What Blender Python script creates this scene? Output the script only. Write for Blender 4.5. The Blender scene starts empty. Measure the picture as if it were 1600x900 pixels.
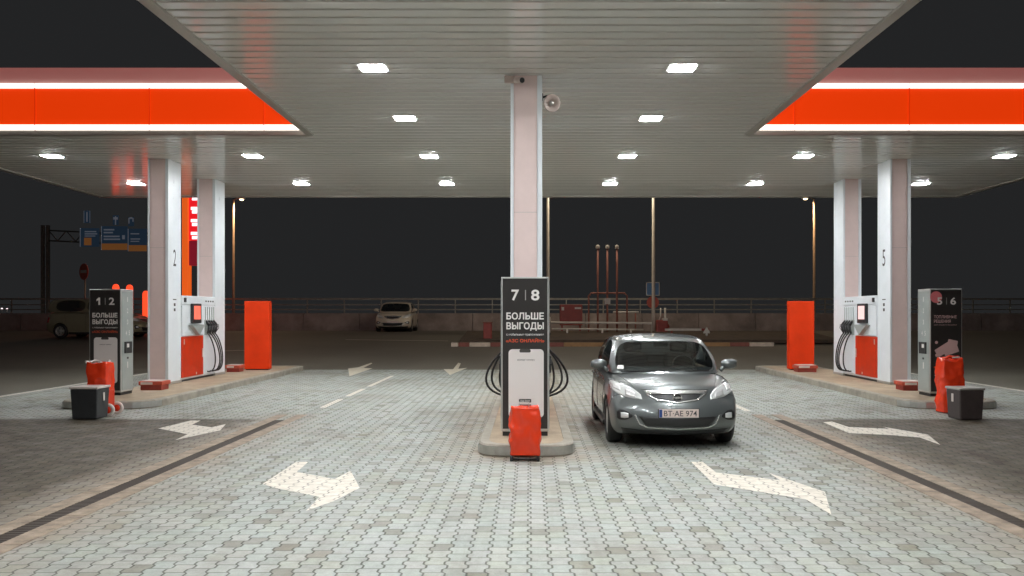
import bpy, bmesh, math, random
from mathutils import Vector, Matrix, noise
from mathutils.bvhtree import BVHTree
R = math.radians
random.seed(7)
S = bpy.context.scene
COL = S.collection

# ------------------------------------------------------------------ camera
F, H, VX, VY = 1384.0, 1.83, 827.0, 490.0      # focal in px of a 1600 wide frame, eye height, vanishing point
cd = bpy.data.cameras.new('camera')
cam = bpy.data.objects.new('camera', cd)
COL.objects.link(cam)
cam.location = (0, 0, H)
cam.rotation_euler = (R(90), 0, 0)
cd.sensor_width = 36
cd.lens = 36 * F / 1600
cd.shift_x = -(VX - 800) / 1600
cd.shift_y = (VY - 450) / 1600
cd.clip_start = 0.05
cd.clip_end = 2000
S.camera = cam
# ------------------------------------------------------------------ night sky
W = bpy.data.worlds.new('World')
S.world = W
W.use_nodes = True
nt = W.node_tree
bg = nt.nodes['Background']
bg.inputs[0].default_value = (0.0165, 0.0170, 0.0178, 1)
bg.inputs[1].default_value = 1.0
# ------------------------------------------------------------------ exposure
S.view_settings.view_transform = 'Standard'
S.view_settings.look = 'None'
S.view_settings.exposure = 0.0
S.view_settings.gamma = 1.0
S.view_settings.use_curve_mapping = False
S.cycles.max_bounces = 7
S.cycles.diffuse_bounces = 4
S.cycles.glossy_bounces = 3
S.cycles.transparent_max_bounces = 8
S.cycles.caustics_reflective = False
S.cycles.caustics_refractive = False
S.cycles.sample_clamp_indirect = 6.0

LAMP = 290.0          # radiance of the canopy lamps
CEIL = 5.5            # underside of the canopy

# ------------------------------------------------------------------ materials
def mat(name, col=(.5, .5, .5), rough=.5, metal=0.0, emit=None, es=1.0, coat=0.0, spec=.5, var=0.0, vscale=6.0, bump=0.0, bscale=40.0):
    m = bpy.data.materials.new(name)
    m.use_nodes = True
    n = m.node_tree
    b = n.nodes['Principled BSDF']
    b.inputs['Base Color'].default_value = (*col, 1)
    b.inputs['Roughness'].default_value = rough
    b.inputs['Metallic'].default_value = metal
    b.inputs['Specular IOR Level'].default_value = spec
    b.inputs['Coat Weight'].default_value = coat
    b.inputs['Coat Roughness'].default_value = .04
    if emit:
        b.inputs['Emission Color'].default_value = (*emit, 1)
        b.inputs['Emission Strength'].default_value = es
    if var or bump:
        tc = n.nodes.new('ShaderNodeTexCoord')
    if var:
        nz = n.nodes.new('ShaderNodeTexNoise')
        nz.inputs['Scale'].default_value = vscale
        nz.inputs['Detail'].default_value = 6
        nz.inputs['Roughness'].default_value = .65
        mr = n.nodes.new('ShaderNodeMapRange')
        mr.inputs[1].default_value = .3
        mr.inputs[2].default_value = .7
        mr.inputs[3].default_value = 1 - var
        mr.inputs[4].default_value = 1 + var
        hs = n.nodes.new('ShaderNodeHueSaturation')
        hs.inputs['Color'].default_value = (*col, 1)
        n.links.new(tc.outputs['Object'], nz.inputs['Vector'])
        n.links.new(nz.outputs[0], mr.inputs[0])
        n.links.new(mr.outputs[0], hs.inputs['Value'])
        n.links.new(hs.outputs[0], b.inputs['Base Color'])
        rr = n.nodes.new('ShaderNodeMapRange')
        rr.inputs[3].default_value = max(0, rough - .12)
        rr.inputs[4].default_value = min(1, rough + .12)
        n.links.new(nz.outputs[0], rr.inputs[0])
        n.links.new(rr.outputs[0], b.inputs['Roughness'])
    if bump:
        n2 = n.nodes.new('ShaderNodeTexNoise')
        n2.inputs['Scale'].default_value = bscale
        n2.inputs['Detail'].default_value = 4
        bp = n.nodes.new('ShaderNodeBump')
        bp.inputs['Strength'].default_value = bump
        bp.inputs['Distance'].default_value = .01
        n.links.new(tc.outputs['Object'], n2.inputs['Vector'])
        n.links.new(n2.outputs[0], bp.inputs['Height'])
        n.links.new(bp.outputs[0], b.inputs['Normal'])
    return m

def paver_group():
    """zigzag concrete pavers: outputs joint mask (1 = joint), random value per stone"""
    g = bpy.data.node_groups.new('pavers', 'ShaderNodeTree')
    g.interface.new_socket('Joint', in_out='OUTPUT', socket_type='NodeSocketFloat')
    g.interface.new_socket('Random', in_out='OUTPUT', socket_type='NodeSocketFloat')
    N, Lk = g.nodes, g.links
    out = N.new('NodeGroupOutput')
    tc = N.new('ShaderNodeTexCoord')
    sp = N.new('ShaderNodeSeparateXYZ')
    Lk.new(tc.outputs['Object'], sp.inputs[0])
    def M(op, a, b=None, c=None):
        q = N.new('ShaderNodeMath')
        q.operation = op
        for i, v in enumerate((a, b, c)):
            if v is None: continue
            if isinstance(v, (int, float)): q.inputs[i].default_value = v
            else: Lk.new(v, q.inputs[i])
        return q.outputs[0]
    PW, PL, AMP = .152, .194, .014
    v = M('DIVIDE', sp.outputs[1], PL)
    tri = M('SUBTRACT', M('PINGPONG', v, .5), .25)              # -.25 .. .25
    wav = M('MAXIMUM', M('MINIMUM', M('MULTIPLY', tri, 12.0), 1.0), -1.0)
    xs = M('DIVIDE', M('ADD', sp.outputs[0], M('MULTIPLY', wav, AMP)), PW)
    colm = M('FLOOR', xs)
    fx = M('FRACT', xs)
    par = M('MODULO', M('ABSOLUTE', colm), 2.0)
    vv = M('ADD', M('ADD', v, .25), M('MULTIPLY', par, .5))
    row = M('FLOOR', vv)
    fy = M('FRACT', vv)
    dx = M('MULTIPLY', M('MINIMUM', fx, M('SUBTRACT', 1.0, fx)), PW)
    dy = M('MULTIPLY', M('MINIMUM', fy, M('SUBTRACT', 1.0, fy)), PL)
    dd = M('MINIMUM', M('MULTIPLY', dx, .70), dy)
    sm = N.new('ShaderNodeMapRange')
    sm.interpolation_type = 'SMOOTHSTEP'
    sm.inputs[1].default_value = .0025
    sm.inputs[2].default_value = .0078
    sm.inputs[3].default_value = 1
    sm.inputs[4].default_value = 0
    Lk.new(dd, sm.inputs[0])
    cb = N.new('ShaderNodeCombineXYZ')
    Lk.new(colm, cb.inputs[0]); Lk.new(row, cb.inputs[1])
    wn = N.new('ShaderNodeTexWhiteNoise')
    wn.noise_dimensions = '2D'
    Lk.new(cb.outputs[0], wn.inputs['Vector'])
    Lk.new(sm.outputs[0], out.inputs[0])
    Lk.new(wn.outputs[0], out.inputs[1])
    return g
PAV = paver_group()

def ramp(n, fac, stops):
    r = n.nodes.new('ShaderNodeValToRGB')
    e = r.color_ramp.elements
    while len(e) < len(stops): e.new(.5)
    for i, (p, c) in enumerate(stops):
        e[i].position = p
        e[i].color = (*c, 1)
    n.links.new(fac, r.inputs[0])
    return r.outputs[0]
def mixc(n, fac, a, b, blend='MIX'):
    q = n.nodes.new('ShaderNodeMix')
    q.data_type = 'RGBA'
    q.blend_type = blend
    for s, v in ((0, fac), (6, a), (7, b)):
        if isinstance(v, (int, float)): q.inputs[s].default_value = v
        elif isinstance(v, tuple): q.inputs[s].default_value = (*v, 1)
        else: n.links.new(v, q.inputs[s])
    return q.outputs[2]
def mnode(n, op, a, b=None):
    q = n.nodes.new('ShaderNodeMath')
    q.operation = op
    for i, v in enumerate((a, b)):
        if v is None: continue
        if isinstance(v, (int, float)): q.inputs[i].default_value = v
        else: n.links.new(v, q.inputs[i])
    return q.outputs[0]
def noi(n, vec, scale, detail=5, rough=.6):
    q = n.nodes.new('ShaderNodeTexNoise')
    q.inputs['Scale'].default_value = scale
    q.inputs['Detail'].default_value = detail
    q.inputs['Roughness'].default_value = rough
    n.links.new(vec, q.inputs['Vector'])
    return q.outputs[0]
def mrange(n, v, a, b, c=0, d=1):
    q = n.nodes.new('ShaderNodeMapRange')
    for i, x in enumerate((a, b, c, d)): q.inputs[i + 1].default_value = x
    n.links.new(v, q.inputs[0])
    return q.outputs[0]

def paving_material():
    m = bpy.data.materials.new('concrete_pavers')
    m.use_nodes = True
    n = m.node_tree
    b = n.nodes['Principled BSDF']
    tc = n.nodes.new('ShaderNodeTexCoord')
    P = tc.outputs['Object']
    g = n.nodes.new('ShaderNodeGroup'); g.node_tree = PAV
    stone = ramp(n, g.outputs[1], [(0, (.26, .255, .215)), (.05, (.33, .33, .295)), (.12, (.405, .418, .398)), (.8, (.438, .452, .435)), (1, (.47, .485, .472))])
    grit = noi(n, P, 60, 4, .7)
    # slight differences of hue from stone to stone, wet-looking mottling within each
    w2 = n.nodes.new('ShaderNodeTexWhiteNoise'); w2.noise_dimensions = '1D'
    n.links.new(mnode(n, 'MULTIPLY', g.outputs[1], 917.0), w2.inputs['W'])
    hue = ramp(n, w2.outputs[0], [(0, (.96, 1.0, .97)), (.35, (1, 1, 1)), (.6, (1.02, .99, .965)), (.8, (1.0, 1.015, .92)), (1, (.95, 1.0, 1.0))])
    stone = mixc(n, 1.0, stone, hue, 'MULTIPLY')
    mot = mrange(n, noi(n, P, 11, 6, .7), .3, .72, .80, 1.12)
    stone = mixc(n, 1.0, stone, mot, 'MULTIPLY')
    stone = mixc(n, .5, stone, mixc(n, grit, (.10, .10, .09), (.62, .63, .58)), 'OVERLAY')
    # brown traffic grime in soft patches
    big = noi(n, P, .42, 6, .62)
    stone = mixc(n, mrange(n, big, .5, .72, 0, .55), stone, (.20, .165, .115))
    oil = noi(n, P, 1.6, 5, .7)
    stone = mixc(n, mrange(n, oil, .6, .75, 0, .5), stone, (.15, .14, .11))
    # tyre tracks along the lanes, oil drips
    sq = n.nodes.new('ShaderNodeMapping'); sq.inputs['Scale'].default_value = (2.2, .13, 1)
    n.links.new(P, sq.inputs[0])
    trk = noi(n, sq.outputs[0], 1.0, 5, .65)
    stone = mixc(n, mrange(n, trk, .52, .74, 0, .6), stone, mixc(n, 1.0, stone, (.56, .51, .42), 'MULTIPLY'))
    vo = n.nodes.new('ShaderNodeTexVoronoi'); vo.inputs['Scale'].default_value = 1.1
    n.links.new(P, vo.inputs['Vector'])
    drip = mnode(n, 'MULTIPLY', mrange(n, mnode(n, 'ADD', vo.outputs['Distance'], mnode(n, 'MULTIPLY', noi(n, P, 18, 3), .12)), .085, .14, 1, 0), mrange(n, noi(n, P, .5, 3), .48, .58))
    stone = mixc(n, mnode(n, 'MULTIPLY', drip, .6), stone, (.10, .095, .08))
    # open-air part of the paving beside the tongue: weathered and damp
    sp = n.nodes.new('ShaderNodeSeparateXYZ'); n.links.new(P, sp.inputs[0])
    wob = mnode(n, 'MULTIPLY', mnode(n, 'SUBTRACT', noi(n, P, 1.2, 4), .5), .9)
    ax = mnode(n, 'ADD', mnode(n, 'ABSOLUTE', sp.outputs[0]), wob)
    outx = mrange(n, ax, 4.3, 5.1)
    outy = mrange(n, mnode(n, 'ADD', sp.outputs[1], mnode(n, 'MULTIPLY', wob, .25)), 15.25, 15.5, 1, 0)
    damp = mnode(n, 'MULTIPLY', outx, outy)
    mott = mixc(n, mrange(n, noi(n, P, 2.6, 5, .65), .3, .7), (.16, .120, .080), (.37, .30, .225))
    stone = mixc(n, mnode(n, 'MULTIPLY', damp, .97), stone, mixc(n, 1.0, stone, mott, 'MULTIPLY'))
    # soil creeping round the gutters
    gut = mrange(n, mnode(n, 'ABSOLUTE', mnode(n, 'SUBTRACT', mnode(n, 'ABSOLUTE', sp.outputs[0]), 4.28)), .3, 1.0, .6, 0)
    gut = mnode(n, 'MULTIPLY', gut, mnode(n, 'MULTIPLY', mrange(n, sp.outputs[1], 14.5, 16.5, 1, 0), mrange(n, noi(n, P, 1.1, 5), .3, .62)))
    stone = mixc(n, gut, stone, (.29, .215, .15))
    # rusty soil at the foot of the middle island
    isl = mrange(n, mnode(n, 'ABSOLUTE', mnode(n, 'ADD', sp.outputs[0], .05)), .6, 1.5, .6, 0)
    isl = mnode(n, 'MULTIPLY', isl, mnode(n, 'MULTIPLY', mrange(n, sp.outputs[1], 10.6, 11.3), mrange(n, noi(n, P, 1.4, 5), .28, .6)))
    stone = mixc(n, isl, stone, (.30, .21, .13))
    jc = mixc(n, noi(n, P, 2.0, 3), (.10, .10, .08), (.34, .33, .26))
    colr = mixc(n, mnode(n, 'MULTIPLY', g.outputs[0], .9), stone, mixc(n, 1.0, stone, jc, 'MULTIPLY'))
    n.links.new(colr, b.inputs['Base Color'])
    rg = mrange(n, noi(n, P, 3, 4), .3, .7, .55, .8)
    n.links.new(rg, b.inputs['Roughness'])
    bp = n.nodes.new('ShaderNodeBump')
    bp.inputs['Strength'].default_value = .7
    bp.inputs['Distance'].default_value = .006
    hgt = mnode(n, 'ADD', mnode(n, 'MULTIPLY', g.outputs[0], -1.0), mnode(n, 'ADD', mnode(n, 'MULTIPLY', grit, .35), mnode(n, 'MULTIPLY', g.outputs[1], .22)))
    n.links.new(hgt, bp.inputs['Height'])
    n.links.new(bp.outputs[0], b.inputs['Normal'])
    return m

def road_paint(name, joints=True, wear=.45, col=(.80, .76, .66)):
    m = bpy.data.materials.new(name)
    m.use_nodes = True
    n = m.node_tree
    b = n.nodes['Principled BSDF']
    tc = n.nodes.new('ShaderNodeTexCoord'); P = tc.outputs['Object']
    c = mixc(n, mrange(n, noi(n, P, 9, 6, .7), .35, .75, 0, wear), col, (.42, .37, .29))
    if joints:
        g = n.nodes.new('ShaderNodeGroup'); g.node_tree = PAV
        spots = mnode(n, 'MULTIPLY', g.outputs[0], mrange(n, noi(n, P, 14, 2), .38, .55, .15, .9))
        c = mixc(n, spots, c, (.14, .125, .095))
    n.links.new(c, b.inputs['Base Color'])
    b.inputs['Roughness'].default_value = .6
    return m

def asphalt_material():
    m = bpy.data.materials.new('asphalt')
    m.use_nodes = True
    n = m.node_tree
    b = n.nodes['Principled BSDF']
    tc = n.nodes.new('ShaderNodeTexCoord'); P = tc.outputs['Object']
    c = mixc(n, noi(n, P, .35, 6), (.085, .076, .056), (.18, .162, .122))
    c = mixc(n, mrange(n, noi(n, P, 45, 3), .3, .7, 0, .5), c, (.17, .155, .125))
    n.links.new(c, b.inputs['Base Color'])
    b.inputs['Roughness'].default_value = .75
    bp = n.nodes.new('ShaderNodeBump')
    bp.inputs['Strength'].default_value = .4
    bp.inputs['Distance'].default_value = .01
    n.links.new(noi(n, P, 60, 4), bp.inputs['Height'])
    n.links.new(bp.outputs[0], b.inputs['Normal'])
    return m

def glass_material(name, tint=(.55, .62, .60), rough=.01):
    m = bpy.data.materials.new(name)
    m.use_nodes = True
    n = m.node_tree
    o = n.nodes['Material Output']
    n.nodes.remove(n.nodes['Principled BSDF'])
    t = n.nodes.new('ShaderNodeBsdfTransparent'); t.inputs[0].default_value = (*tint, 1)
    gl = n.nodes.new('ShaderNodeBsdfGlossy'); gl.inputs['Roughness'].default_value = rough
    fr = n.nodes.new('ShaderNodeFresnel'); fr.inputs[0].default_value = 2.1
    mx = n.nodes.new('ShaderNodeMixShader')
    n.links.new(fr.outputs[0], mx.inputs[0]); n.links.new(t.outputs[0], mx.inputs[1]); n.links.new(gl.outputs[0], mx.inputs[2])
    n.links.new(mx.outputs[0], o.inputs[0])
    return m

MT = dict(
    asphalt=asphalt_material(), pavers=paving_material(),
    paint=road_paint('worn_white_paint', wear=.7, col=(.76, .71, .61)), paint_plain=road_paint('old_road_paint', False, .6, (.72, .66, .52)),
    soffit=mat('soffit_metal', (.955, .945, .905), .10, 0, spec=.5),
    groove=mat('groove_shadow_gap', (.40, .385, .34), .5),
    trim=mat('grey_trim', (.42, .40, .36), .35, .3),
    whitetrim=mat('white_enamel', (.81, .85, .87), .32, var=.04, vscale=3),
    pinkglow_panel=mat('panel_with_pink_glow', (.78, .62, .585), .34, var=.05, vscale=2.5),  # pink tint puts red light into the column panel colour
    orange=mat('lit_orange_fascia', (.45, .035, .006), .35, emit=(.70, .036, .001), es=1.0),
    strip=mat('white_light_strip', (.9, .9, .85), .3, emit=(1, .93, .86), es=2.6),
    topband_glow=mat('fascia_band_painted_glow', (.55, .42, .40), .4, emit=(.36, .10, .09), es=.55),  # not a lamp: weak glow stands in for red light on the band
    lamp=mat('lamp_diffuser', (.9, .9, .9), .3, emit=(.975, 1.0, 1.03), es=LAMP),
    lampframe=mat('lamp_frame', (.75, .75, .72), .4),
    concrete=mat('kerb_concrete', (.33, .30, .245), .8, var=.28, vscale=3.5, bump=.5, bscale=30),
    islandtop=mat('island_top', (.37, .285, .195), .8, var=.25, vscale=2.2, bump=.4, bscale=35),
    steel=mat('galvanised_steel', (.52, .52, .49), .33, .85, var=.12, vscale=8),
    silver=mat('silver_frame', (.60, .60, .57), .35, .6),
    greypanel=mat('grey_side_panel', (.40, .44, .42), .4, .25, var=.08, vscale=3),
    dark=mat('dark_poster', (.030, .027, .025), .30),
    black=mat('black_plastic', (.020, .020, .021), .45),
    rubber=mat('black_rubber', (.018, .018, .018), .6),
    print=mat('white_print', (.78, .76, .72), .5),
    greyprint=mat('grey_print', (.35, .34, .32), .5),
    orangeprint=mat('orange_print', (.75, .10, .03), .5),
    phone=mat('phone_print', (.74, .70, .67), .35),
    pinkprint=mat('pink_print', (.70, .19, .20), .4),
    cardprint=mat('card_print', (.62, .42, .40), .4),
    darkprint=mat('charcoal_print', (.06, .055, .05), .5),
    red=mat('red_paint', (.60, .035, .006), .4, spec=.3, var=.12, vscale=4),
    orangered=mat('orange_red_paint', (.80, .045, .003), .6, spec=.25, var=.10, vscale=1.5),
    blueplain=mat('blue_sign_plain', (.10, .24, .45), .5),
    redplain=mat('red_sign_plain', (.55, .10, .06), .5),
    seam=mat('fascia_seam', (.4, .03, .005), .4, emit=(.45, .022, .001), es=1.0),
    lowlid=mat('worn_red_lid', (.52, .085, .045), .5, var=.3, vscale=8),
    soil=mat('dark_soil', (.085, .062, .042), .9, var=.4, vscale=3, bump=.8, bscale=12),
    redcloth=mat('red_plastic_cover', (.74, .045, .010), .24),
    paleplast=mat('pale_plastic', (.62, .55, .50), .45, var=.1),
    darkbin=mat('dark_grey_plastic', (.030, .032, .034), .42, var=.2, vscale=7),
    brownbin=mat('dark_brown_plastic', (.055, .042, .040), .5, var=.2, vscale=7),
    numeral=mat('dark_numeral', (.05, .045, .045), .5),
    display=mat('lit_display', (.8, .2, .15), .2, emit=(.90, .10, .05), es=.9),
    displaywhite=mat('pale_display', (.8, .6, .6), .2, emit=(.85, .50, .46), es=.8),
    drain=mat('drain_grate', (.075, .060, .048), .6, .4, var=.2, vscale=9),
    drainslab=mat('drain_edge_slab', (.30, .235, .175), .8, var=.45, vscale=5, bump=.4, bscale=40),
    wall=mat('stained_concrete', (.30, .245, .22), .9, var=.4, vscale=.9, bump=.4, bscale=9),
    rail=mat('dull_rail', (.30, .29, .25), .5, .3, var=.2),
    pole=mat('pale_pole', (.62, .57, .48), .5, .1, var=.1),
    sodiumtint_pole=mat('sodium_tinted_pole', (.50, .36, .24), .6, .1, var=.15),  # orange lamp light put into the pole colour
    pipered=mat('rusty_red_pipe', (.36, .14, .10), .55, .1, var=.2),
    pipewhite=mat('white_pipe', (.70, .66, .58), .5, var=.1),
    redbox=mat('dull_red_box', (.30, .045, .030), .5, var=.2),
    sodium=mat('sodium_lamp', (1, .8, .5), .3, emit=(1, .74, .42), es=9),
    bluesign_glow=mat('blue_sign', (.04, .13, .30), .5, emit=(.035, .065, .105), es=.20),  # unlit sign; faint glow stands in for light it reflects
    signprint_glow=mat('sign_white', (.6, .65, .72), .5, emit=(.4, .48, .60), es=.11),  # marks of unlit signs, reflected light imitated by a faint glow
    orangesign_glow=mat('orange_sign', (.6, .25, .05), .5, emit=(.50, .20, .06), es=.17),  # unlit too, its brightness comes from a painted-in glow
    redsign=mat('red_sign', (.5, .07, .05), .5, emit=(.42, .10, .06), es=.16),
    redlight=mat('red_glowing_post', (.8, .05, .02), .4, emit=(1.0, .075, .022), es=1.25),
    redface=mat('red_lit_face', (.8, .02, .02), .4, emit=(.85, .012, .020), es=.9),
    redfacedim=mat('red_dim_face', (.4, .02, .03), .4, emit=(.16, .008, .018), es=.9),
    orangeedge=mat('orange_lit_edge', (.8, .15, .02), .4, emit=(.78, .11, .012), es=.9),
    digitlight=mat('white_lit_digit', (1, .9, .9), .4, emit=(1, .80, .85), es=1.8),
    kerbred=mat('kerb_red', (.26, .09, .065), .7, var=.2),
    kerbwhite=mat('kerb_white', (.66, .56, .44), .7, var=.2),
    kerbyellow=mat('kerb_ochre', (.36, .21, .09), .7, var=.2),
    chrome=mat('chrome', (.66, .66, .64), .22, .75),
    headlamp=mat('headlamp_lens', (.78, .80, .78), .15, .25, coat=1),
    headin=mat('headlamp_reflector', (.85, .85, .83), .25, .4),
    tail=mat('tail_lamp', (.35, .01, .01), .15, coat=1),
    glass=glass_material('windscreen_glass', (.80, .86, .84)),
    seat=mat('dark_seat', (.085, .09, .092), .7),
    trimblack=mat('car_black_trim', (.018, .018, .018), .4),
    plate=mat('number_plate', (.72, .60, .54), .4),
    eublue=mat('plate_blue', (.02, .06, .22), .4),
    carpaint=mat('grey_green_metallic', (.150, .165, .162), .34, .5, coat=1.0),
    carwhite=mat('cream_white_car', (.66, .58, .46), .3, coat=.8),
    carolive=mat('olive_car', (.34, .30, .19), .35, .4, coat=.6),
    cameragrey=mat('camera_beige', (.50, .40, .35), .45),
    greenmarker=mat('pale_marker', (.66, .68, .60), .6),
)

# ------------------------------------------------------------------ mesh helpers
_txt = {}
def text_geo(body, bold):
    k = (body, bold)
    if k not in _txt:
        cu = bpy.data.curves.new('t', 'FONT')
        cu.body = body
        cu.size = 1
        cu.offset = bold
        cu.extrude = 0
        cu.resolution_u = 3
        o = bpy.data.objects.new('t', cu)
        COL.objects.link(o)
        bpy.context.view_layer.update()
        me = bpy.data.meshes.new_from_object(o.evaluated_get(bpy.context.evaluated_depsgraph_get()))
        vs = [v.co.copy() for v in me.vertices]
        fs = [tuple(p.vertices) for p in me.polygons]
        bpy.data.objects.remove(o)
        bpy.data.curves.remove(cu)
        bpy.data.meshes.remove(me)
        x0 = min(v.x for v in vs); x1 = max(v.x for v in vs)
        y0 = min(v.y for v in vs); y1 = max(v.y for v in vs)
        _txt[k] = ([Vector(((v.x - (x0 + x1) / 2) / (x1 - x0), (v.y - (y0 + y1) / 2) / (y1 - y0), 0)) for v in vs], fs)
    return _txt[k]

class MB:
    def __init__(s): s.bm = bmesh.new()
    def face(s, pts):
        return s.bm.faces.new([s.bm.verts.new(p) for p in pts])
    def box(s, x0, x1, y0, y1, z0, z1, M=None, bev=0.0, taper=1.0):
        cx, cy = (x0 + x1) / 2, (y0 + y1) / 2
        vs = []
        for z, t in ((z0, taper), (z1, 1.0)):
            for x, y in ((x0, y0), (x1, y0), (x1, y1), (x0, y1)):
                p = Vector((cx + (x - cx) * t, cy + (y - cy) * t, z))
                vs.append(s.bm.verts.new(M @ p if M else p))
        fs = [s.bm.faces.new([vs[i] for i in q]) for q in ((3, 2, 1, 0), (4, 5, 6, 7), (0, 1, 5, 4), (1, 2, 6, 5), (2, 3, 7, 6), (3, 0, 4, 7))]
        if bev:
            es = list({e for f in fs for e in f.edges})
            bmesh.ops.bevel(s.bm, geom=es, offset=bev, segments=2, affect='EDGES', profile=.5)
        return s
    def prism(s, pts, axis, a, b):
        """closed polygon pts (2D) extruded along axis from a to b"""
        def P(p, t):
            return {'x': Vector((t, p[0], p[1])), 'y': Vector((p[0], t, p[1])), 'z': Vector((p[0], p[1], t))}[axis]
        A = [s.bm.verts.new(P(p, a)) for p in pts]
        B = [s.bm.verts.new(P(p, b)) for p in pts]
        n = len(pts)
        s.bm.faces.new(A); s.bm.faces.new(B[::-1])
        for i in range(n):
            s.bm.faces.new((A[i], B[i], B[(i + 1) % n], A[(i + 1) % n]))
        return s
    def tube(s, path, r, seg=8, closed=False, cap=True, rads=None):
        path = [Vector(p) for p in path]
        rings = []
        n = len(path)
        up = None
        for i, p in enumerate(path):
            if closed: t = path[(i + 1) % n] - path[i - 1]
            else: t = path[min(i + 1, n - 1)] - path[max(i - 1, 0)]
            t.normalize()
            if up is None:
                up = Vector((0, 0, 1)) if abs(t.z) < .9 else Vector((1, 0, 0))
            u = t.cross(up); 
            if u.length < 1e-4: u = t.cross(Vector((0, 1, 0)))
            u.normalize()
            w = u.cross(t); w.normalize()
            up = w
            rr = rads[i] if rads else r
            rings.append([s.bm.verts.new(p + (u * math.cos(2 * math.pi * k / seg) + w * math.sin(2 * math.pi * k / seg)) * rr) for k in range(seg)])
        for i in range(n if closed else n - 1):
            a, b = rings[i], rings[(i + 1) % n]
            for k in range(seg):
                f = s.bm.faces.new((a[k], a[(k + 1) % seg], b[(k + 1) % seg], b[k]))
                f.smooth = True
        if cap and not closed:
            s.bm.faces.new(rings[0][::-1]); s.bm.faces.new(rings[-1])
        return s
    def lathe(s, prof, M=None, seg=20, smooth=True):
        """prof: list of (r, h) about local z"""
        rings = []
        for r, h in prof:
            if r < 1e-5:
                rings.append([s.bm.verts.new((M @ Vector((0, 0, h))) if M else Vector((0, 0, h)))])
            else:
                rings.append([s.bm.verts.new((M @ Vector((r * math.cos(2 * math.pi * k / seg), r * math.sin(2 * math.pi * k / seg), h))) if M else Vector((r * math.cos(2 * math.pi * k / seg), r * math.sin(2 * math.pi * k / seg), h))) for k in range(seg)])
        for a, b in zip(rings, rings[1:]):
            for k in range(seg):
                k2 = (k + 1) % seg
                if len(a) == 1 and len(b) == 1: continue
                if len(a) == 1: f = s.bm.faces.new((a[0], b[k2], b[k]))
                elif len(b) == 1: f = s.bm.faces.new((a[k], a[k2], b[0]))
                else: f = s.bm.faces.new((a[k], a[k2], b[k2], b[k]))
                f.smooth = smooth
        return s
    def text(s, body, M, w, h, bold=0.0):
        vs, fs = text_geo(body, bold)
        bv = [s.bm.verts.new(M @ Vector((v.x * w, v.y * h, 0))) for v in vs]
        for f in fs:
            try: s.bm.faces.new([bv[i] for i in f])
            except ValueError: pass
        return s
    def flat(s, pts, M, hole=None):
        s.bm.faces.new([s.bm.verts.new(M @ Vector((p[0], p[1], 0))) for p in pts])
        return s
    def build(s, name, m, parent=None, loc=(0, 0, 0), smooth=None, fixn=True):
        if fixn: bmesh.ops.recalc_face_normals(s.bm, faces=s.bm.faces)
        me = bpy.data.meshes.new(name)
        s.bm.to_mesh(me)
        s.bm.free()
        if smooth: 
            for p in me.polygons: p.use_smooth = True
        me.materials.append(MT[m] if isinstance(m, str) else m)
        o = bpy.data.objects.new(name, me)
        COL.objects.link(o)
        o.location = loc
        if parent: o.parent = parent
        return o

def rrect(cx, cy, w, h, r, n=5):
    p = []
    for sx, sy, a0 in ((1, 1, 0), (-1, 1, 90), (-1, -1, 180), (1, -1, 270)):
        for k in range(n + 1):
            a = R(a0 + 90 * k / n)
            p.append((cx + sx * (w / 2 - r) + r * math.cos(a), cy + sy * (h / 2 - r) + r * math.sin(a)))
    return p
def circ(cx, cy, r, n=24): return [(cx + r * math.cos(2 * math.pi * k / n), cy + r * math.sin(2 * math.pi * k / n)) for k in range(n)]

def tag(o, label, cat, group=None, kind=None):
    if label: o['label'] = label
    if cat: o['category'] = cat
    if group: o['group'] = group
    if kind: o['kind'] = kind
    return o
def thing(name, label, cat, loc=(0, 0, 0), rz=0.0, group=None):
    o = bpy.data.objects.new(name, None)
    COL.objects.link(o)
    o.empty_display_size = .2
    o.location = loc
    o.rotation_euler = (0, 0, rz)
    return tag(o, label, cat, group)
def copy_tree(o, parent=None):
    c = o.copy(); COL.objects.link(c)
    if parent: c.parent = parent
    for ch in o.children: copy_tree(ch, c)
    return c
def struct(o): o['kind'] = 'structure'; return o

def gz(y):                                  # the site climbs gently behind the forecourt
    if y < 29.5: return 0.0
    if y < 42: return .93 * (y - 29.5) / 12.5
    return .93
def ground_at(px, py, lo=3.0):              # where a line of sight meets the ground
    y = lo
    while y < 120:
        if VY + F * (H - gz(y)) / y <= py: break
        y += .01
    return Vector(((px - VX) * y / F, y, gz(y)))
def at(px, y): return (px - VX) * y / F
def zat(py, y): return H - (py - VY) * y / F

# front-facing text plane: local x right, local y up, facing -Y
def front(x, y, z): return Matrix(((1, 0, 0, x), (0, 0, -1, y), (0, 1, 0, z), (0, 0, 0, 1)))
def side(x, y, z, sgn):                     # plane facing +X (sgn 1) or -X (sgn -1)
    return Matrix(((0, 0, sgn, x), (sgn, 0, 0, y), (0, 1, 0, z), (0, 0, 0, 1)))

# ================================================================== SETTING
b = MB()                                    # ground: one sheet with the rise
ys = [-60, 0, 20, 29.5, 31, 33, 35, 37, 39, 41, 42, 46, 70, 120, 400]
xs = [-400, -60, -20, 0, 20, 60, 400]
grid = [[b.bm.verts.new((x, y, gz(y) - .006)) for x in xs] for y in ys]
for i in range(len(ys) - 1):
    for j in range(len(xs) - 1):
        b.bm.faces.new((grid[i][j], grid[i][j + 1], grid[i + 1][j + 1], grid[i + 1][j]))
struct(b.build('ground', 'asphalt'))
b = MB()
b.face([(-11.8, -12, 0), (11.8, -12, 0), (11.8, 28.9, 0), (-11.8, 28.9, 0)])
struct(b.build('pavement', 'pavers'))

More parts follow.
